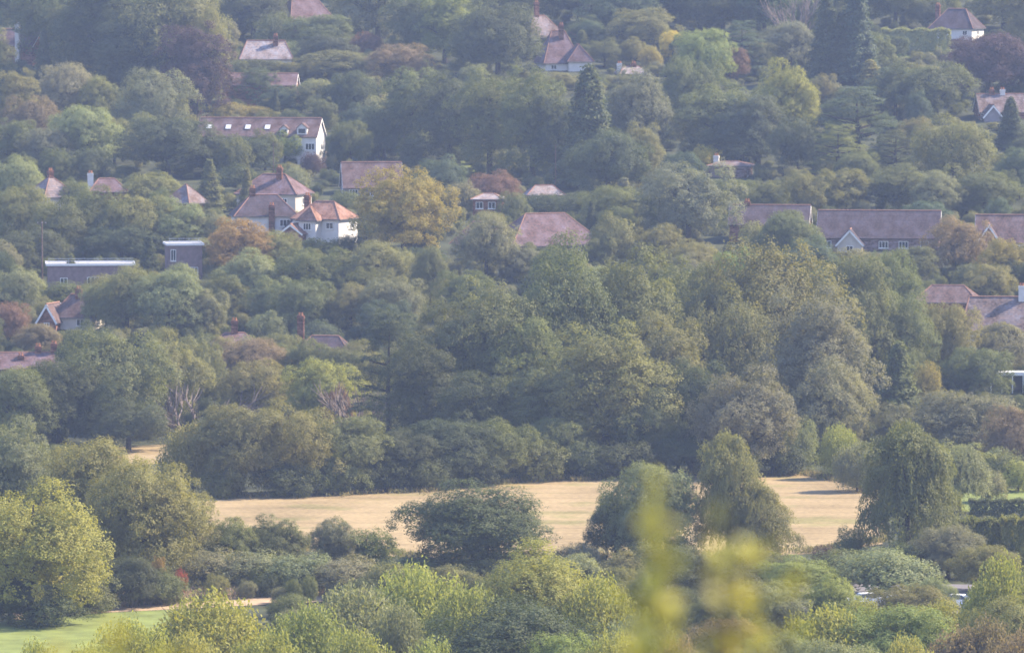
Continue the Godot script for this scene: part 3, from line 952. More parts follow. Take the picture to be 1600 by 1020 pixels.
	house({"x": 1584, "y": 511, "D": 985.0, "w": 15.5, "d": 9.5, "rh": 4.7, "yaw": -4.0, "hip": 1.0, "roof": "tile_grey", "wall": "white", "chim": [[1.3, 0.4, 6.3, "white"]], "win": [["f", -5.0, 1.6, 1.6, 1.2], ["f", 0.0, 1.6, 1.6, 1.2]], "vis": [1506, 440, 1600, 512], "mark": "the large ribbed grey roof",
		"label": "house with a large ribbed grey-pink roof and a white chimney"})
	house({"x": 872, "y": 95, "D": 1352.0, "w": 7.6, "d": 10.0, "rh": 6.4, "yaw": 12.0, "hip": 2.4, "roof": "tile_red", "wall": "white", "chim": [[0.4, 1.2, 7.6]], "wing": [[3.4, 4.0, 5.0, 5.0, 3.2, -0.4, "white", 1.4]], "win": [["f", -2.0, 1.2, 1.2, 1.0]], "vis": [828, 28, 906, 112], "mark": "the steep red roof with the white wall",
		"label": "white walled house under a very steep red roof with a central chimney"})
	house({"x": 842, "y": 56, "D": 1386.0, "w": 8.6, "d": 8.0, "rh": 4.4, "yaw": 30.0, "hip": 2.8, "roof": "tile_grey", "wall": "brick", "chim": [[-0.6, 0.0, 7.2]], "vis": [812, 0, 855, 34], "mark": "the grey hipped roof with the orange chimney",
		"label": "grey hipped roof with a tall orange brick chimney, behind the steep roof"})
	house({"x": 986, "y": 114, "D": 1345.0, "w": 6.0, "d": 6.0, "rh": 1.4, "yaw": 14.0, "hip": 1.4, "roof": "tile_pale", "wall": "brick", "chim": [[-2.6, 0.4, 2.0, "white"], [0.6, 0.0, 2.0]], "vis": [962, 98, 998, 112], "mark": "the roof with two small chimneys",
		"label": "pale roof showing only its top and two small chimneys"})
	house({"x": 1496, "y": 42, "D": 1398.0, "w": 9.6, "d": 8.4, "rh": 4.0, "yaw": -22.0, "hip": 2.8, "roof": "tile_dark", "wall": "white", "chim": [[-4.2, 0.5, 4.8]], "win": [["f", 3.2, 1.2, 1.1, 1.0], ["r", 0.0, 1.2, 1.2, 1.0]], "vis": [1458, 8, 1534, 62], "mark": "the white house behind the clipped hedge",
		"label": "white house with a dark hipped roof behind the clipped hedge"})
	house({"x": 1564, "y": 173, "D": 1282.0, "w": 9.4, "d": 7.6, "rh": 3.4, "yaw": 6.0, "roof": "tile_pink", "wall": "brick", "chim": [[-1.8, 0.0, 4.2], [0.4, 0.0, 4.2, "white"]], "wing": [[-2.6, 4.2, 3.6, 4.2, 2.2, 0.8, "lilac"]], "win": [["f", -4.2, 1.0, 0.9, 1.3]], "vis": [1510, 138, 1600, 188],
		"mark": "the pinkish gabled house below the copper beech", "label": "pinkish gabled house with two chimneys below the copper beech"})
	house({"x": 122, "y": 491, "D": 1012.0, "w": 6.6, "d": 6.2, "rh": 3.2, "yaw": -16.0, "hip": 2.0, "roof": "tile_brown", "wall": "cream", "chim": [[0.2, 0.4, 4.0]], "wing": [[-3.4, 2.6, 3.0, 5.6, 2.5, 0.6, "brick"]], "win": [["f", 1.4, 1.1, 1.3, 1.1], ["r", 0.0, 1.1, 1.2, 1.1]], "bay": [[-3.4, 5.4, 1.6, 0.9, 1.1]],
		"vis": [62, 453, 150, 520], "mark": "the house with the white-edged brick gable", "label": "brown-roofed house with a white-edged red brick gable"})
	house({"x": 38, "y": 573, "D": 966.0, "w": 9.4, "d": 7.0, "rh": 2.2, "yaw": 4.0, "roof": "tile_red", "wall": "brick", "chim": [[-0.6, 1.4, 1.7], [2.0, 0.0, 3.0], [4.4, 0.0, 3.4]], "vis": [0, 546, 92, 576], "mark": "the low roof with three chimneys",
		"label": "low red roof with three brick chimneys, behind round dark trees"})
	house({"x": 366, "y": 536, "D": 985.0, "w": 6.6, "d": 6.5, "rh": 1.6, "yaw": 5.0, "hip": 1.8, "roof": "tile_red", "wall": "brick", "chim": [[0.0, 0.0, 3.4]], "vis": [357, 500, 374, 523], "mark": "the lone orange chimney",
		"label": "hidden house showing only an orange brick chimney above trees"})
	house({"x": 508, "y": 551, "D": 975.0, "w": 8.6, "d": 7.0, "rh": 2.6, "yaw": -8.0, "hip": 2.2, "roof": "tile_dark", "wall": "cream", "chim": [[-3.7, 0.6, 5.6]], "vis": [463, 492, 478, 524], "mark": "the dark roof behind the pine",
		"label": "house with a dark roof and tall brick chimney behind the pine"})
	# two flat-roofed modern blocks
	for k in 2:
		var e := at([140.0, 286.0][k], [413.0, 382.0][k], [1050.0, 1062.0][k])
		var g := ground(e.x, e.z)
		var t := thing("flat_roofed_building", Vector3(e.x, g, e.z), deg_to_rad([5.0, 8.0][k]))
		var high := e.y - g
		flat_block(t, Vector3.ZERO, [14.0, 5.6][k], [9.0, 7.0][k], high, "umber", [[0.9, 2.6, 3.0, 1.5], [5.0, 2.6, 1.4, 1.5], [-4.4, 2.6, 1.2, 1.3]] if k == 0 else [[-2.0, 1.6, 0.9, 1.9], [0.9, 4.2, 2.4, 1.2]])
		tag(t, ["long flat-roofed modern block with a white roof edge and railing", "short flat-roofed modern block beside the orange tree"][k], "building", "flat-roofed blocks on the slope")
		marks.append([pixel(e).x, pixel(e).y + 20.0, -e.z, ["the long flat-roofed block", "the short flat-roofed block"][k]])
		keep.append([[Rect2(72, 404, 134, 46), Rect2(258, 372, 52, 54)][k], -e.z])
	# open white shelter at the garden edge
	var p := hit(1588, 612)
	var s := thing("garden_shelter", p)
	var hh := at(1588, 584, -p.z).y - p.y
	part("roof", box_mesh(Vector3(8.4, 0.5, 3.4)), mat.trim, s, Vector3(0, hh + 0.1, 0))
	for k in 5:
		part("post", box_mesh(Vector3(0.16, hh + 0.6, 0.16)), mat.trim, s, Vector3(-3.8 + k * 1.6, (hh + 0.6) * 0.5 - 0.75, 1.4))
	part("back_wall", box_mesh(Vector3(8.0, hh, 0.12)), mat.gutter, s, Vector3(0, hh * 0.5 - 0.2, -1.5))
	tag(s, "open white flat-topped garden shelter on slim posts", "shelter")
	marks.append([1588.0, 595.0, -p.z, "the white garden shelter"])
	keep.append([Rect2(1548, 576, 52, 34), -p.z])
	marks.append_array([[700.0, 770.0, 830.0, "the far edge of the stubble field"], [1020.0, 760.0, 845.0, "the middle of the stubble field"], [1300.0, 790.0, 810.0, "the curved end of the stubble field"], [420.0, 810.0, 800.0, "the narrow end of the stubble field"],
		[215.0, 712.0, 880.0, "the narrow stubble strip"], [80.0, 985.0, 660.0, "the green field"], [470.0, 935.0, 690.0, "the dry field margin"], [1350.0, 940.0, 683.0, "the pale yard with white cars"], [1570.0, 780.0, 800.0, "the terraced lawn"], [850.0, 980.0, 640.0, "the thicket under the dark oak"], [640.0, 960.0, 650.0, "the lane of sallows"]])

func build_trees() -> void:
	rng.seed = 900
	var table := [
		# upper slope: x, top, width, foot, kind, tint (photograph pixels)
		[-4, 45, 52, 150, "tall", "olive"], [95, -45, 150, 105, "broad", "mid"], [68, 46, 44, 150, "conifer", "dark"], [165, -50, 150, 150, "tall", "dark"], [108, 0, 80, 118, "tall", "mid"], [265, -40, 170, 165, "broad", "olive"], [205, 10, 110, 168, "tall", "dark"],
		[305, 30, 110, 190, "tall", "purple"], [325, 10, 60, 175, "tall", "olive"], [395, -25, 120, 62, "broad", "dark"], [350, 28, 50, 105, "tall", "grey"], [500, 22, 110, 88, "broad", "mid"], [430, 20, 60, 82, "bush", "mid"], [590, -50, 140, 70, "broad", "grey"], [650, -20, 90, 92, "tall", "mid"],
		[572, 50, 56, 92, "bush", "rust"], [625, 66, 110, 135, "broad", "brown"], [695, -20, 86, 98, "tall", "fresh"], [778, 6, 140, 128, "broad", "dark"], [735, 20, 70, 118, "tall", "mid"], [540, 78, 140, 128, "autumn", "olive"], [510, 52, 90, 112, "broad", "dark"], [790, -60, 110, 40, "broad", "dark"],
		[905, -40, 130, 40, "broad", "dark"], [970, -30, 120, 60, "broad", "blue"], [1005, 10, 110, 78, "broad", "olive"], [1060, -50, 130, 52, "tall", "dark"], [1130, -40, 120, 60, "broad", "dark"], [1195, -40, 110, 60, "broad", "blue"], [915, 38, 44, 62, "bush", "red"], [909, 46, 26, 76, "cypress", "mid"],
		[945, 58, 60, 104, "broad", "mid"], [992, 62, 60, 104, "broad", "olive"], [1016, 74, 34, 112, "bush", "gold"], [1051, 46, 46, 96, "broad", "yellow"], [1100, 44, 90, 135, "broad", "fresh"], [1160, 28, 84, 120, "cedar", "blue"], [1146, 74, 54, 128, "broad", "rust"], [1187, 64, 50, 120, "broad", "olive"],
		[1242, -15, 70, 70, "bare", "grey"], [1235, 33, 100, 112, "broad", "grey"], [1292, -5, 80, 128, "conifer", "dark"], [1338, -30, 90, 128, "conifer", "blue"], [1315, 20, 70, 130, "conifer", "dark"], [1400, -50, 110, 42, "broad", "mid"], [1450, -8, 70, 46, "broad", "dark"], [1570, -50, 110, 46, "tall", "olive"], [1605, -30, 80, 70, "tall", "olive"],
		[1545, 49, 140, 152, "broad", "purple"], [1605, 70, 90, 150, "broad", "purple"], [1340, -60, 120, 40, "broad", "dark"], [700, -60, 110, 30, "broad", "mid"], [30, -60, 120, 60, "broad", "mid"], [860, -45, 70, 16, "broad", "olive"],
		# middle slope
		[24, 104, 70, 210, "tall", "olive"], [102, 95, 90, 192, "broad", "grey"], [155, 116, 70, 196, "broad", "olive"], [48, 146, 84, 232, "broad", "brown"], [243, 104, 118, 225, "broad", "grey"], [193, 136, 24, 192, "conifer", "olive"], [130, 162, 110, 268, "broad", "pale"], [178, 182, 70, 255, "autumn", "olive"],
		[262, 180, 134, 276, "broad", "dark"], [20, 182, 70, 272, "tall", "mid"], [75, 200, 90, 275, "broad", "grey"], [402, 104, 90, 164, "broad", "dark"], [360, 160, 64, 192, "bush", "gold"], [395, 166, 60, 190, "bush", "gold"], [500, 122, 100, 182, "broad", "pale"], [548, 108, 80, 190, "broad", "dark"], [440, 132, 70, 182, "tall", "blue"],
		[590, 118, 28, 172, "cypress", "olive"], [580, 150, 40, 195, "bush", "pale"], [640, 104, 110, 250, "tall", "mid"], [702, 108, 104, 262, "tall", "dark"], [765, 104, 110, 272, "tall", "mid"], [832, 100, 110, 282, "tall", "mid"], [600, 165, 74, 252, "broad", "dark"], [868, 140, 80, 285, "tall", "dark"],
		[920, 103, 128, 292, "conifer", "dark", 1], [992, 104, 108, 258, "tall", "grey"], [950, 200, 130, 312, "broad", "dark"], [1000, 190, 70, 300, "tall", "olive"], [1060, 86, 60, 200, "tall", "mid"], [1095, 92, 90, 195, "broad", "mid"], [1120, 128, 130, 252, "tall", "mid"], [1185, 140, 100, 258, "tall", "dark"], [1232, 104, 104, 225, "broad", "lime"],
		[1160, 150, 90, 262, "tall", "blue"], [1245, 180, 90, 275, "broad", "dark"], [1340, 130, 160, 272, "cedar", "blue"], [1360, 94, 80, 172, "conifer", "olive"], [1288, 114, 50, 192, "tall", "olive"], [1310, 190, 110, 290, "cedar", "mid"], [1455, 92, 134, 188, "broad", "mid"], [1400, 104, 90, 182, "broad", "blue"],
		[1490, 176, 140, 300, "broad", "olive"], [1432, 182, 70, 255, "autumn", "olive"], [1580, 152, 62, 232, "conifer", "dark"], [1592, 228, 80, 312, "broad", "blue"], [1400, 200, 90, 280, "cedar", "dark"], [1103, 229, 50, 268, "bush", "yellow"], [1076, 248, 150, 388, "broad", "grey", 3], [1030, 285, 60, 372, "tall", "mid"],
		# among the houses
		[338, 211, 100, 272, "broad", "dark"], [388, 212, 80, 270, "broad", "dark"], [414, 207, 56, 266, "broad", "mid"], [305, 206, 50, 262, "broad", "olive"], [365, 214, 60, 276, "bush", "mid"], [445, 203, 60, 258, "broad", "fresh"], [486, 238, 38, 275, "bush", "purple"], [548, 188, 64, 262, "broad", "mid"], [526, 205, 40, 262, "tall", "dark"], [592, 206, 60, 248, "broad", "mid"], [690, 240, 84, 312, "broad", "blue"],
		[770, 264, 90, 325, "broad", "rust"], [722, 286, 60, 335, "bush", "grey"], [650, 268, 60, 320, "bush", "dark"], [631, 262, 158, 404, "autumn", "gold"], [28, 240, 80, 332, "broad", "pale"], [327, 249, 60, 332, "conifer", "mid"], [236, 267, 98, 332, "broad", "olive"], [118, 282, 60, 340, "bush", "mid"], [385, 263, 46, 345, "conifer", "olive"],
		[30, 288, 90, 382, "broad", "olive"], [92, 306, 100, 398, "broad", "mid"], [150, 300, 100, 392, "broad", "mid"], [218, 302, 110, 400, "broad", "olive"], [282, 318, 110, 398, "broad", "pale"], [335, 326, 70, 398, "broad", "grey"], [60, 350, 90, 420, "broad", "dark"], [190, 350, 120, 406, "broad", "dark"], [20, 360, 70, 430, "tall", "dark"],
		[372, 344, 116, 432, "autumn", "orange"], [435, 362, 80, 430, "autumn", "olive"], [110, 394, 26, 456, "cypress", "mid"], [232, 369, 54, 442, "conifer", "dark"], [30, 414, 76, 482, "broad", "pale"], [198, 412, 110, 522, "broad", "olive"], [262, 422, 120, 528, "broad", "pale"], [318, 448, 80, 528, "broad", "grey"], [165, 440, 80, 520, "broad", "pale"],
		[398, 396, 110, 472, "broad", "pale"], [352, 430, 76, 502, "broad", "mid"], [488, 384, 126, 476, "broad", "mid"], [592, 374, 122, 472, "broad", "olive"], [470, 434, 100, 522, "broad", "mid"], [420, 430, 70, 510, "tall", "pale"], [612, 430, 104, 525, "broad", "grey"], [672, 384, 62, 485, "broad", "mid"], [548, 440, 80, 520, "broad", "olive"],
		[760, 330, 100, 440, "broad", "grey"], [726, 420, 90, 495, "broad", "mid"], [812, 380, 80, 440, "broad", "grey"], [944, 352, 70, 422, "broad", "olive"], [958, 336, 80, 420, "bush", "olive"], [1030, 350, 76, 422, "autumn", "olive"], [870, 384, 90, 455, "broad", "mid"], [960, 288, 110, 372, "broad", "mid"], [800, 300, 50, 345, "bush", "mid"], [900, 300, 70, 345, "bush", "dark"],
		[1262, 262, 90, 342, "broad", "olive"], [1325, 260, 70, 336, "tall", "olive"], [1398, 262, 134, 330, "broad", "mid"], [1462, 264, 90, 340, "broad", "grey"], [1540, 268, 110, 336, "broad", "mid"], [1200, 280, 70, 330, "broad", "mid"], [1230, 328, 104, 425, "broad", "mid"], [1180, 346, 60, 412, "bush", "olive"], [1262, 375, 90, 440, "broad", "blue"],
		[1496, 338, 98, 432, "autumn", "brown"], [1572, 374, 80, 452, "autumn", "gold"], [1430, 384, 70, 445, "broad", "mid"], [1530, 412, 80, 462, "broad", "olive"], [1590, 405, 80, 455, "broad", "dark"], [1370, 395, 70, 450, "broad", "olive"], [1080, 380, 100, 450, "broad", "olive"], [1155, 385, 90, 460, "broad", "fresh"], [10, 470, 70, 540, "broad", "rust"], [60, 505, 80, 560, "broad", "brown"],
		# belt behind the field
		[608, 478, 140, 700, "pine", "dark"], [700, 468, 150, 712, "tall", "mid"], [772, 428, 160, 712, "tall", "mid"], [868, 398, 200, 705, "broad", "mid", 4], [992, 384, 160, 700, "tall", "mid"], [948, 505, 190, 738, "tall", "olive"], [1205, 368, 230, 690, "broad", "olive", 1], [1110, 410, 130, 690, "tall", "mid"], [1280, 446, 160, 715, "tall", "grey"], [660, 520, 120, 722, "tall", "dark"],
		[1325, 398, 150, 620, "broad", "mid"], [1385, 386, 110, 560, "broad", "mid"], [1402, 450, 130, 612, "broad", "mid"], [1160, 588, 170, 745, "broad", "grey"], [1292, 548, 140, 722, "broad", "grey"], [1405, 535, 96, 668, "conifer", "mid"], [1450, 566, 50, 650, "bush", "gold"], [1470, 610, 60, 675, "bush", "olive"], [1530, 540, 100, 628, "broad", "mid"], [1565, 500, 130, 592, "weeping", "grey"], [1482, 470, 96, 600, "broad", "olive"],
		[1080, 560, 120, 735, "tall", "dark"], [840, 560, 140, 735, "tall", "mid"], [740, 580, 130, 738, "tall", "dark"], [1010, 620, 110, 742, "broad", "dark"], [870, 650, 110, 745, "broad", "mid"],
		[930, 440, 150, 690, "tall", "mid"], [1062, 396, 140, 672, "tall", "mid"], [1150, 440, 150, 700, "broad", "olive"], [1035, 486, 150, 716, "tall", "olive"], [815, 480, 140, 715, "tall", "mid"],
		[172, 512, 190, 695, "broad", "mid"], [92, 560, 130, 700, "broad", "dark"], [30, 575, 130, 705, "broad", "mid"], [262, 530, 120, 672, "broad", "olive"], [132, 498, 84, 610, "broad", "dark"], [305, 528, 90, 640, "autumn", "olive"], [392, 526, 120, 612, "broad", "brown"], [482, 527, 84, 615, "broad", "mid"], [520, 548, 70, 612, "autumn", "olive"], [560, 530, 70, 620, "broad", "olive"], [440, 520, 60, 590, "broad", "olive"], [345, 522, 60, 590, "broad", "olive"], [385, 524, 50, 585, "bush", "pale"], [398, 560, 120, 662, "broad", "olive"], [505, 560, 120, 672, "autumn", "lime"], [524, 606, 50, 680, "bush", "rust"], [558, 598, 110, 690, "bare", "grey"],
		[308, 604, 150, 692, "bare", "grey"], [200, 620, 130, 705, "broad", "dark"], [300, 662, 120, 772, "feather", "olive"], [372, 632, 150, 774, "broad", "olive"], [452, 620, 150, 772, "broad", "olive"], [542, 650, 130, 768, "broad", "mid"], [625, 668, 130, 764, "broad", "dark"], [702, 655, 140, 760, "broad", "dark"], [772, 650, 130, 756, "broad", "mid"],
		[838, 690, 90, 752, "bush", "mid"], [905, 690, 100, 748, "bush", "dark"], [975, 690, 110, 748, "bush", "dark"], [1060, 670, 110, 745, "broad", "dark"], [1150, 680, 110, 745, "bush", "mid"], [1220, 690, 90, 742, "bush", "dark"], [590, 720, 90, 768, "bush", "dark"], [450, 722, 100, 776, "bush", "dark"], [350, 728, 80, 778, "bush", "mid"], [660, 715, 90, 766, "bush", "dark"], [520, 715, 90, 772, "bush", "mid"], [740, 705, 90, 760, "bush", "dark"],
		[1252, 660, 64, 738, "bush", "pale"], [1312, 664, 76, 748, "feather", "lime"], [1340, 690, 90, 768, "feather", "grey"], [1415, 628, 120, 720, "broad", "grey"], [1502, 612, 170, 730, "broad", "grey"], [1585, 630, 110, 742, "broad", "brown"], [1500, 690, 130, 800, "weeping", "pale"], [1560, 700, 90, 765, "bush", "mid"], [1592, 720, 60, 768, "bush", "lime"], [1545, 735, 60, 785, "bush", "grey"],
		# below the field
		[15, 668, 140, 838, "broad", "pale"], [50, 748, 240, 972, "broad", "lime"], [140, 680, 170, 892, "broad", "olive"], [222, 715, 180, 925, "broad", "olive"], [285, 745, 100, 905, "tall", "olive"], [362, 806, 92, 902, "broad", "mid"], [432, 812, 104, 898, "broad", "mid"], [520, 806, 80, 892, "broad", "grey"], [572, 828, 100, 890, "bush", "mid"], [742, 762, 240, 900, "broad", "dark", 4],
		[330, 860, 130, 925, "bush", "grey"], [400, 862, 130, 925, "bush", "grey"], [470, 868, 120, 928, "bush", "pale"], [545, 872, 120, 932, "bush", "grey"], [615, 880, 110, 940, "bush", "olive"], [246, 866, 24, 945, "tall", "orange"], [281, 890, 20, 938, "bush", "red"], [205, 870, 90, 950, "broad", "dark"], [130, 900, 110, 958, "bush", "mid"], [250, 890, 90, 945, "bush", "mid"],
		[1022, 720, 150, 895, "broad", "pale"], [962, 776, 104, 886, "broad", "dark"], [1138, 665, 128, 895, "weeping", "olive"], [1185, 750, 130, 898, "weeping", "olive"], [1420, 648, 184, 888, "weeping", "mid"], [1482, 818, 116, 905, "broad", "grey"], [1290, 852, 46, 902, "bush", "purple"], [1332, 826, 60, 885, "bush", "mid"], [905, 850, 90, 900, "bush", "grey"], [1060, 850, 90, 905, "bush", "dark"],
		[1378, 860, 160, 932, "bush", "pale"], [1245, 868, 130, 930, "broad", "fresh"], [1105, 862, 160, 985, "broad", "dark"], [1540, 810, 100, 876, "hedge", "mid"], [1600, 808, 70, 880, "hedge", "olive"], [1560, 780, 90, 812, "hedge", "dark"], [1432, 45, 106, 84, "hedge", "pale"],
		[400, 92, 80, 126, "broad", "mid"], [450, 96, 70, 128, "broad", "olive"], [370, 96, 60, 128, "bush", "mid"], [850, 303, 70, 338, "bush", "dark"], [1140, 278, 80, 320, "broad", "mid"], [760, 330, 60, 362, "bush", "olive"], [870, 112, 70, 142, "broad", "olive"], [1190, 368, 70, 425, "bush", "mid"], [1330, 388, 70, 432, "bush", "olive"], [420, 362, 60, 400, "bush", "olive"],
		[540, 298, 50, 330, "bush", "mid"], [490, 372, 80, 410, "bush", "mid"], [545, 366, 50, 405, "bush", "dark"], [98, 440, 70, 475, "bush", "mid"], [282, 412, 50, 452, "bush", "pale"], [160, 430, 60, 470, "bush", "olive"], [110, 516, 70, 550, "bush", "olive"], [40, 572, 70, 610, "bush", "olive"], [90, 575, 60, 620, "broad", "mid"],
		[742, 862, 130, 908, "bush", "dark"], [662, 866, 120, 905, "bush", "mid"], [826, 858, 110, 905, "bush", "mid"], [60, 925, 130, 978, "bush", "dark"], [15, 900, 110, 975, "broad", "dark"], [1020, 850, 120, 912, "bush", "dark"], [1140, 856, 100, 908, "bush", "mid"], [1200, 860, 100, 912, "bush", "mid"], [1420, 850, 120, 905, "bush", "dark"], [985, 862, 90, 915, "bush", "olive"],
		[900, 866, 90, 920, "bush", "pale"], [700, 884, 110, 935, "bush", "olive"], [1310, 858, 90, 915, "bush", "mid"], [1540, 850, 110, 925, "broad", "olive"],
		[1200, 905, 130, 1000, "broad", "pale"], [1298, 905, 96, 995, "broad", "fresh"], [1420, 912, 120, 1000, "broad", "olive"], [1455, 900, 80, 972, "broad", "pale"], [1545, 908, 70, 975, "broad", "olive"], [1545, 905, 90, 990, "feather", "lime"], [1040, 915, 110, 1000, "broad", "dark"], [1350, 938, 100, 1025, "feather", "lime"], [1470, 940, 130, 1035, "feather", "lime"], [1535, 930, 80, 1020, "feather", "lime"], [1120, 930, 90, 1010, "broad", "mid"],
		# nearest trees, their feet below the frame
		[325, 925, 230, 1110, "feather", "lime"], [205, 965, 170, 1130, "feather", "lime"], [480, 948, 180, 1120, "feather", "fresh"], [415, 985, 150, 1140, "feather", "lime"], [555, 915, 190, 1080, "feather", "pale"], [655, 880, 190, 1060, "feather", "lime"], [730, 915, 160, 1080, "feather", "lime"], [850, 868, 230, 1060, "broad", "lime"], [795, 932, 280, 1140, "broad", "dark", 1], [560, 985, 160, 1150, "feather", "lime"],
		[930, 900, 160, 1070, "feather", "lime"], [1000, 955, 150, 1100, "feather", "pale"], [1140, 965, 160, 1120, "broad", "brown"], [1285, 945, 190, 1110, "feather", "lime"], [1400, 945, 210, 1110, "broad", "fresh"], [1500, 985, 160, 1130, "feather", "brown"], [1568, 872, 150, 1060, "feather", "lime"], [1590, 930, 180, 1100, "broad", "olive"], [1215, 985, 150, 1140, "broad", "pale"], [880, 985, 150, 1150, "broad", "fresh"], [130, 1010, 160, 1150, "feather", "lime"], [670, 1000, 150, 1150, "feather", "fresh"],
		[60, 1002, 120, 1150, "feather", "lime"], [300, 990, 140, 1150, "feather", "lime"], [960, 985, 140, 1150, "feather", "lime"], [1060, 1000, 140, 1160, "feather", "brown"], [1300, 1000, 150, 1160, "broad", "pale"], [1420, 995, 140, 1160, "feather", "lime"], [1600, 985, 140, 1150, "feather", "brown"], [740, 985, 120, 1130, "broad", "mid"], [620, 940, 120, 1110, "feather", "pale"], [1540, 965, 130, 1130, "feather", "brown"]]
	for r: Array in table:
		plant(r[0], r[1], r[2], r[3], r[4], r[5], "", "", r[6] if r.size() > 6 else -1)
	# smaller trees that close the gaps between the listed ones
	rng.seed = 901
	var made := 0
	for k in 2600:
		if made >= 170:
			break
		var x := rng.randf_range(-80.0, 1680.0)
		var b := rng.randf_range(-30.0, 640.0)
		var g := hit(x, b)
		var s := F / -g.z
		var h := rng.randf_range(4.5, 8.5)
		var w := rng.randf_range(5.0, 8.5)
		var clear := true
		for q in spots:
			if Vector2(q[0] - g.x, q[1] - g.z).length() < (q[2] + w * 0.5) * 0.62:
				clear = false
				break
		if not clear:
			continue
		var box_ := Rect2(x - w * s * 0.55, b - h * s * 1.1, w * s * 1.1, h * s * 1.1)
		for q in keep:
			if -g.z < q[1] + 8.0 and box_.intersects(q[0]):
				clear = false
		if not clear:
			continue
		var tint: String = ["mid", "dark", "olive", "mid", "grey", "blue", "pale", "dark"][rng.randi() % 8]
		var pick := rng.randf()
		plant(x, b - h * s, w * s * (0.55 if pick > 0.9 else 1.0), b, "conifer" if pick > 0.93 else "cypress" if pick > 0.9 else "tall" if h > 7.0 and w < 6.4 else "broad" if pick < 0.5 else "autumn" if pick < 0.66 else "feather" if pick < 0.76 else "bush", tint)
		made += 1
	print("fill trees ", made)
	# undergrowth
	rng.seed = 902
	var mm := MultiMesh.new()
	mm.transform_format = MultiMesh.TRANSFORM_3D
	mm.use_colors = true
	mm.mesh = kinds.bush[0].crown
	var list := []
	for k in 9000:
		var x := rng.randf_range(-90.0, 1690.0)
		var b := rng.randf_range(-60.0, 690.0) if k % 3 else rng.randf_range(690.0, 1120.0)
		var g := hit(x, b)
		var s := F / -g.z
		var h := rng.randf_range(1.0, 3.0)
		var w := rng.randf_range(1.6, 3.6)
		var box_ := Rect2(x - w * s * 0.5, b - h * s, w * s, h * s)
		var clear := true
		for q in keep:
			if -g.z < q[1] + 6.0 and box_.intersects(q[0]):
				clear = false
		if b > 690 and (in_open(x, b) or in_open(x, b - h * s) or in_open(x, b - h * s * 0.5)):
			clear = false
		if clear:
			list.append([Transform3D(Basis(Vector3.UP, rng.randf() * TAU) * Basis.from_scale(Vector3(w / 5.2, h / 3.9, w / 5.2)), g), TINT[["mid", "dark", "olive", "dark", "grey"][rng.randi() % 5]][0]])
	mm.instance_count = list.size()
	for k in list.size():
		mm.set_instance_transform(k, list[k][0])
		mm.set_instance_color(k, list[k][1])
	var mi := MultiMeshInstance3D.new()
	mi.name = "undergrowth"
	mi.multimesh = mm
	add_child(mi)
	tag(mi, "low brambles and undergrowth covering the ground between the trees", "undergrowth", "", "stuff")

func in_open(x: float, b: float) -> bool:
	# on the fields, the lawns or the yard
	if x > 270 and x < 1400 and b > 728 and b < 885:
		return true
	if x > 110 and x < 290 and b > 690 and b < 735:
		return true
	if x < 430 and b > 945 + (260 - x) * 0.05:
		return true
	if x > 1030 and b > 895 and b < 970:
		return true
	return x > 1480 and b > 758 and b < 802

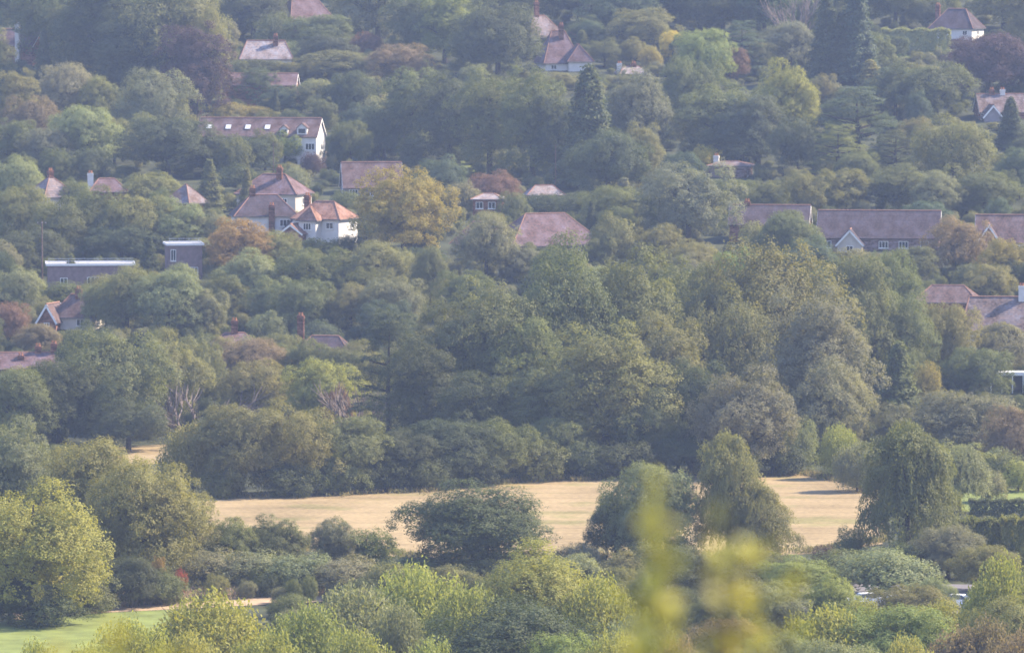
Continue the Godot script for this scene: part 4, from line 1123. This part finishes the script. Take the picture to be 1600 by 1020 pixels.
func build_small() -> void:
	pole(65, 345, 442, 0.16, "tall brown wooden utility pole above the flat-roofed block")
	pole(427, 222, 282, 0.1, "slim grey pole in front of the long white dormer house", false)
	pole(868, 226, 300, 0.1, "slim pole against the dark wood above the bungalow", false)
	pole(631, 210, 262, 0.09, "thin pole next to the steep brown-roofed house", false)
	car(1350, 948, 0.3, "white parked car glimpsed between the pale shrubs in the yard", "paint")
	car(1492, 950, -0.35, "white parked car beside the tall sallow at the yard's end", "paint")
	car(1418, 944, 0.1, "white parked car almost hidden behind the rounded green tree", "paint")
	car(1090, 952, 0.2, "white parked car behind the dark green tree in the yard", "paint")
	# pale dry weeds along the field margin
	rng.seed = 910
	for k in 2400:
		var x := rng.randf_range(30.0, 580.0)
		var q := hit(x, lerpf(958.0, 924.0, clampf((x - 30.0) / 430.0, 0, 1)) + rng.randf_range(-6.0, 6.0))
		for j in 4:
			var c := Color(0.36, 0.27, 0.21) if rng.randf() < 0.65 else Color(0.22, 0.24, 0.13)
			leaf(q + Vector3(rng.randf_range(-0.3, 0.3), rng.randf_range(0.1, 1.0), rng.randf_range(-0.3, 0.3)), rv(), Vector3(rng.randf_range(-0.5, 0.5), 1, rng.randf_range(-0.5, 0.5)), rng.randf_range(0.3, 0.6), 0.12, c * rng.randf_range(0.8, 1.2))
	# long grass round the stubble
	var grass := PackedVector2Array([Vector2(300, 779), Vector2(480, 775), Vector2(660, 769), Vector2(800, 754), Vector2(1000, 747), Vector2(1130, 742), Vector2(1260, 742), Vector2(1320, 753), Vector2(1372, 777), Vector2(1382, 846), Vector2(1260, 864), Vector2(1000, 872), Vector2(660, 870), Vector2(480, 860), Vector2(292, 840)])
	var weeds_mesh := commit(mat.leaf)
	for k in 4200:
		var s := rng.randf() * (grass.size() - 1)
		var e := grass[int(s)].lerp(grass[int(s) + 1], s - int(s))
		var q := hit(e.x, e.y + rng.randf_range(-3.0, 1.5) + 4.0 * absf(rng.randf() * rng.randf()) * sin(e.x * 0.05))
		var c := Color(0.2, 0.19, 0.08) if rng.randf() < 0.6 else Color(0.27, 0.22, 0.12)
		for j in 4:
			leaf(q + Vector3(rng.randf_range(-0.5, 0.5), rng.randf_range(0.05, 0.55), rng.randf_range(-0.5, 0.5)), rv(), Vector3(rng.randf_range(-0.5, 0.5), 1, rng.randf_range(-0.5, 0.5)), rng.randf_range(0.3, 0.7), 0.14, c * rng.randf_range(0.8, 1.2))
	var lg := MeshInstance3D.new()
	lg.name = "long_grass"
	lg.mesh = commit(mat.leaf)
	add_child(lg)
	tag(lg, "long dry grass along the edges of the stubble field", "grass", "", "stuff")
	var w := MeshInstance3D.new()
	w.name = "weeds"
	w.mesh = weeds_mesh
	add_child(w)
	tag(w, "pinkish dry weeds along the margin of the green field", "weeds", "", "stuff")

func shoot(t: Node3D, px: float, py: float, d: float, foot: Vector3, spread: float, leaves: int, tint: Color) -> void:
	# one long twig from the foot of the bush to a cluster of leaves; local to t
	var tip := at(px, py, d) - t.position
	var st := start()
	var mid := foot.lerp(tip, 0.55) + Vector3(rng.randf_range(-0.05, 0.05), 0.04, rng.randf_range(-0.08, 0.08))
	tube(st, [foot, mid, tip], [0.011, 0.006, 0.002], 5)
	part("twig", done(st), mat.bark, t)
	for k in leaves:
		var s := pow(rng.randf(), 0.8)
		var p := tip + (mid - tip) * s * 0.22 + rv() * spread * (0.35 + rng.randf() * 0.65)
		var c := tone(0.2, 0.1)
		leaf(p, (rv() + Vector3(0, 0.6, 0.3)).normalized(), rv(), rng.randf_range(0.035, 0.06), rng.randf_range(0.022, 0.036), Color(tint.r * c.r, tint.g * c.g, tint.b * c.b))

func build_near_bushes() -> void:
	# two young bushes on the slope right below the viewer, far out of focus
	rng.seed = 920
	for k in 2:
		var d := [10.0, 9.0][k] as float
		var c := at([1085.0, 190.0][k], 700, d)
		c.y = ground(c.x, c.z)
		var t := thing("hawthorn_bush", c)
		var list: Array = [[1028, 745, 0.042, 16], [1036, 798, 0.036, 9], [1040, 860, 0.035, 7], [1150, 806, 0.035, 9], [1192, 826, 0.03, 7], [1108, 798, 0.025, 3], [1130, 785, 0.02, 3], [985, 925, 0.034, 10], [966, 1000, 0.036, 9], [1238, 890, 0.03, 5], [1228, 950, 0.03, 4], [1120, 1010, 0.06, 14], [1190, 990, 0.05, 9], [1080, 1025, 0.06, 12], [1148, 885, 0.02, 3]] if k == 0 else [[205, 992, 0.05, 24], [130, 1012, 0.05, 16], [285, 968, 0.035, 6], [245, 1015, 0.06, 24], [70, 1020, 0.05, 12]]
		for q: Array in list:
			shoot(t, q[0], q[1], d + rng.randf_range(-0.4, 0.4), Vector3(rng.randf_range(-0.08, 0.08), 0.0, rng.randf_range(-0.08, 0.08)), q[2], q[3], Color(0.46, 0.43, 0.09) if rng.randf() < 0.9 else Color(0.4, 0.33, 0.08))
		var low := at(800, 1120, d).y - c.y
		for j in 900:
			var o := rv() * Vector3(0.34, 0.0, 0.3) + Vector3(0, rng.randf_range(0.25, low), 0)
			leaf(o, (rv() + Vector3.UP * 0.5).normalized(), rv(), rng.randf_range(0.035, 0.06), rng.randf_range(0.022, 0.036), Color(0.3, 0.3, 0.05) * rng.randf_range(0.7, 1.2))
		var mi := MeshInstance3D.new()
		mi.name = "foliage"
		mi.mesh = commit(mat.near_leaf)
		t.add_child(mi)
		tag(t, ["blurred yellow-leaved bush with a dozen upright shoots", "blurred yellow-leaved bush over the green field"][k], "bush", "out-of-focus bushes on the viewer's slope")

func _ready() -> void:
	# camera
	var cam := Camera3D.new()
	cam.name = "camera"
	cam.position = CAM
	cam.rotation.x = -TH
	cam.keep_aspect = Camera3D.KEEP_HEIGHT
	cam.near = 0.5
	cam.far = 6000.0
	var lens := CameraAttributesPhysical.new()
	lens.frustum_focal_length = 235.0
	lens.frustum_focus_distance = 270.0
	lens.exposure_aperture = 5.0
	cam.attributes = lens
	add_child(cam)
	cam.fov = rad_to_deg(2.0 * atan(510.0 / F))
	cam.current = true
	# sky and air
	var sky := ProceduralSkyMaterial.new()
	sky.sky_top_color = Color(0.46, 0.56, 0.76)
	sky.sky_horizon_color = Color(0.86, 0.87, 0.9)
	sky.sky_curve = 0.18
	sky.sky_energy_multiplier = 1.0
	sky.ground_bottom_color = Color(0.3, 0.32, 0.3)
	sky.ground_horizon_color = Color(0.6, 0.64, 0.66)
	var env := Environment.new()
	env.background_mode = Environment.BG_SKY
	env.sky = Sky.new()
	env.sky.sky_material = sky
	env.tonemap_mode = Environment.TONE_MAPPER_LINEAR
	env.tonemap_exposure = 2.72
	env.fog_enabled = true
	env.fog_density = 0.000124
	env.fog_light_color = Color(0.74, 0.83, 1.0)
	env.sdfgi_enabled = true
	env.ssao_enabled = true
	env.ssil_enabled = true
	var we := WorldEnvironment.new()
	we.name = "environment"
	we.environment = env
	add_child(we)
	# afternoon sun from behind the hill's right shoulder
	var sun := DirectionalLight3D.new()
	sun.name = "sun"
	sun.light_energy = 1.6
	sun.light_color = Color(1.0, 0.93, 0.82)
	sun.light_angular_distance = 0.5
	sun.shadow_enabled = true
	add_child(sun)
	sun.look_at_from_position(Vector3(0.72, 0.66, -0.28) * 100.0, Vector3.ZERO)
	make_materials()
	build_ground()
	build_houses()
	print("houses ", Time.get_ticks_msec())
	grow_kinds()
	print("kinds ", Time.get_ticks_msec())
	build_trees()
	print("trees ", Time.get_ticks_msec())
	build_small()
	build_near_bushes()
	var tris := 0
	for k in kinds:
		for v in kinds[k]:
			tris += v.crown.surface_get_array_index_len(0) / 3
	print("crown triangles ", tris)
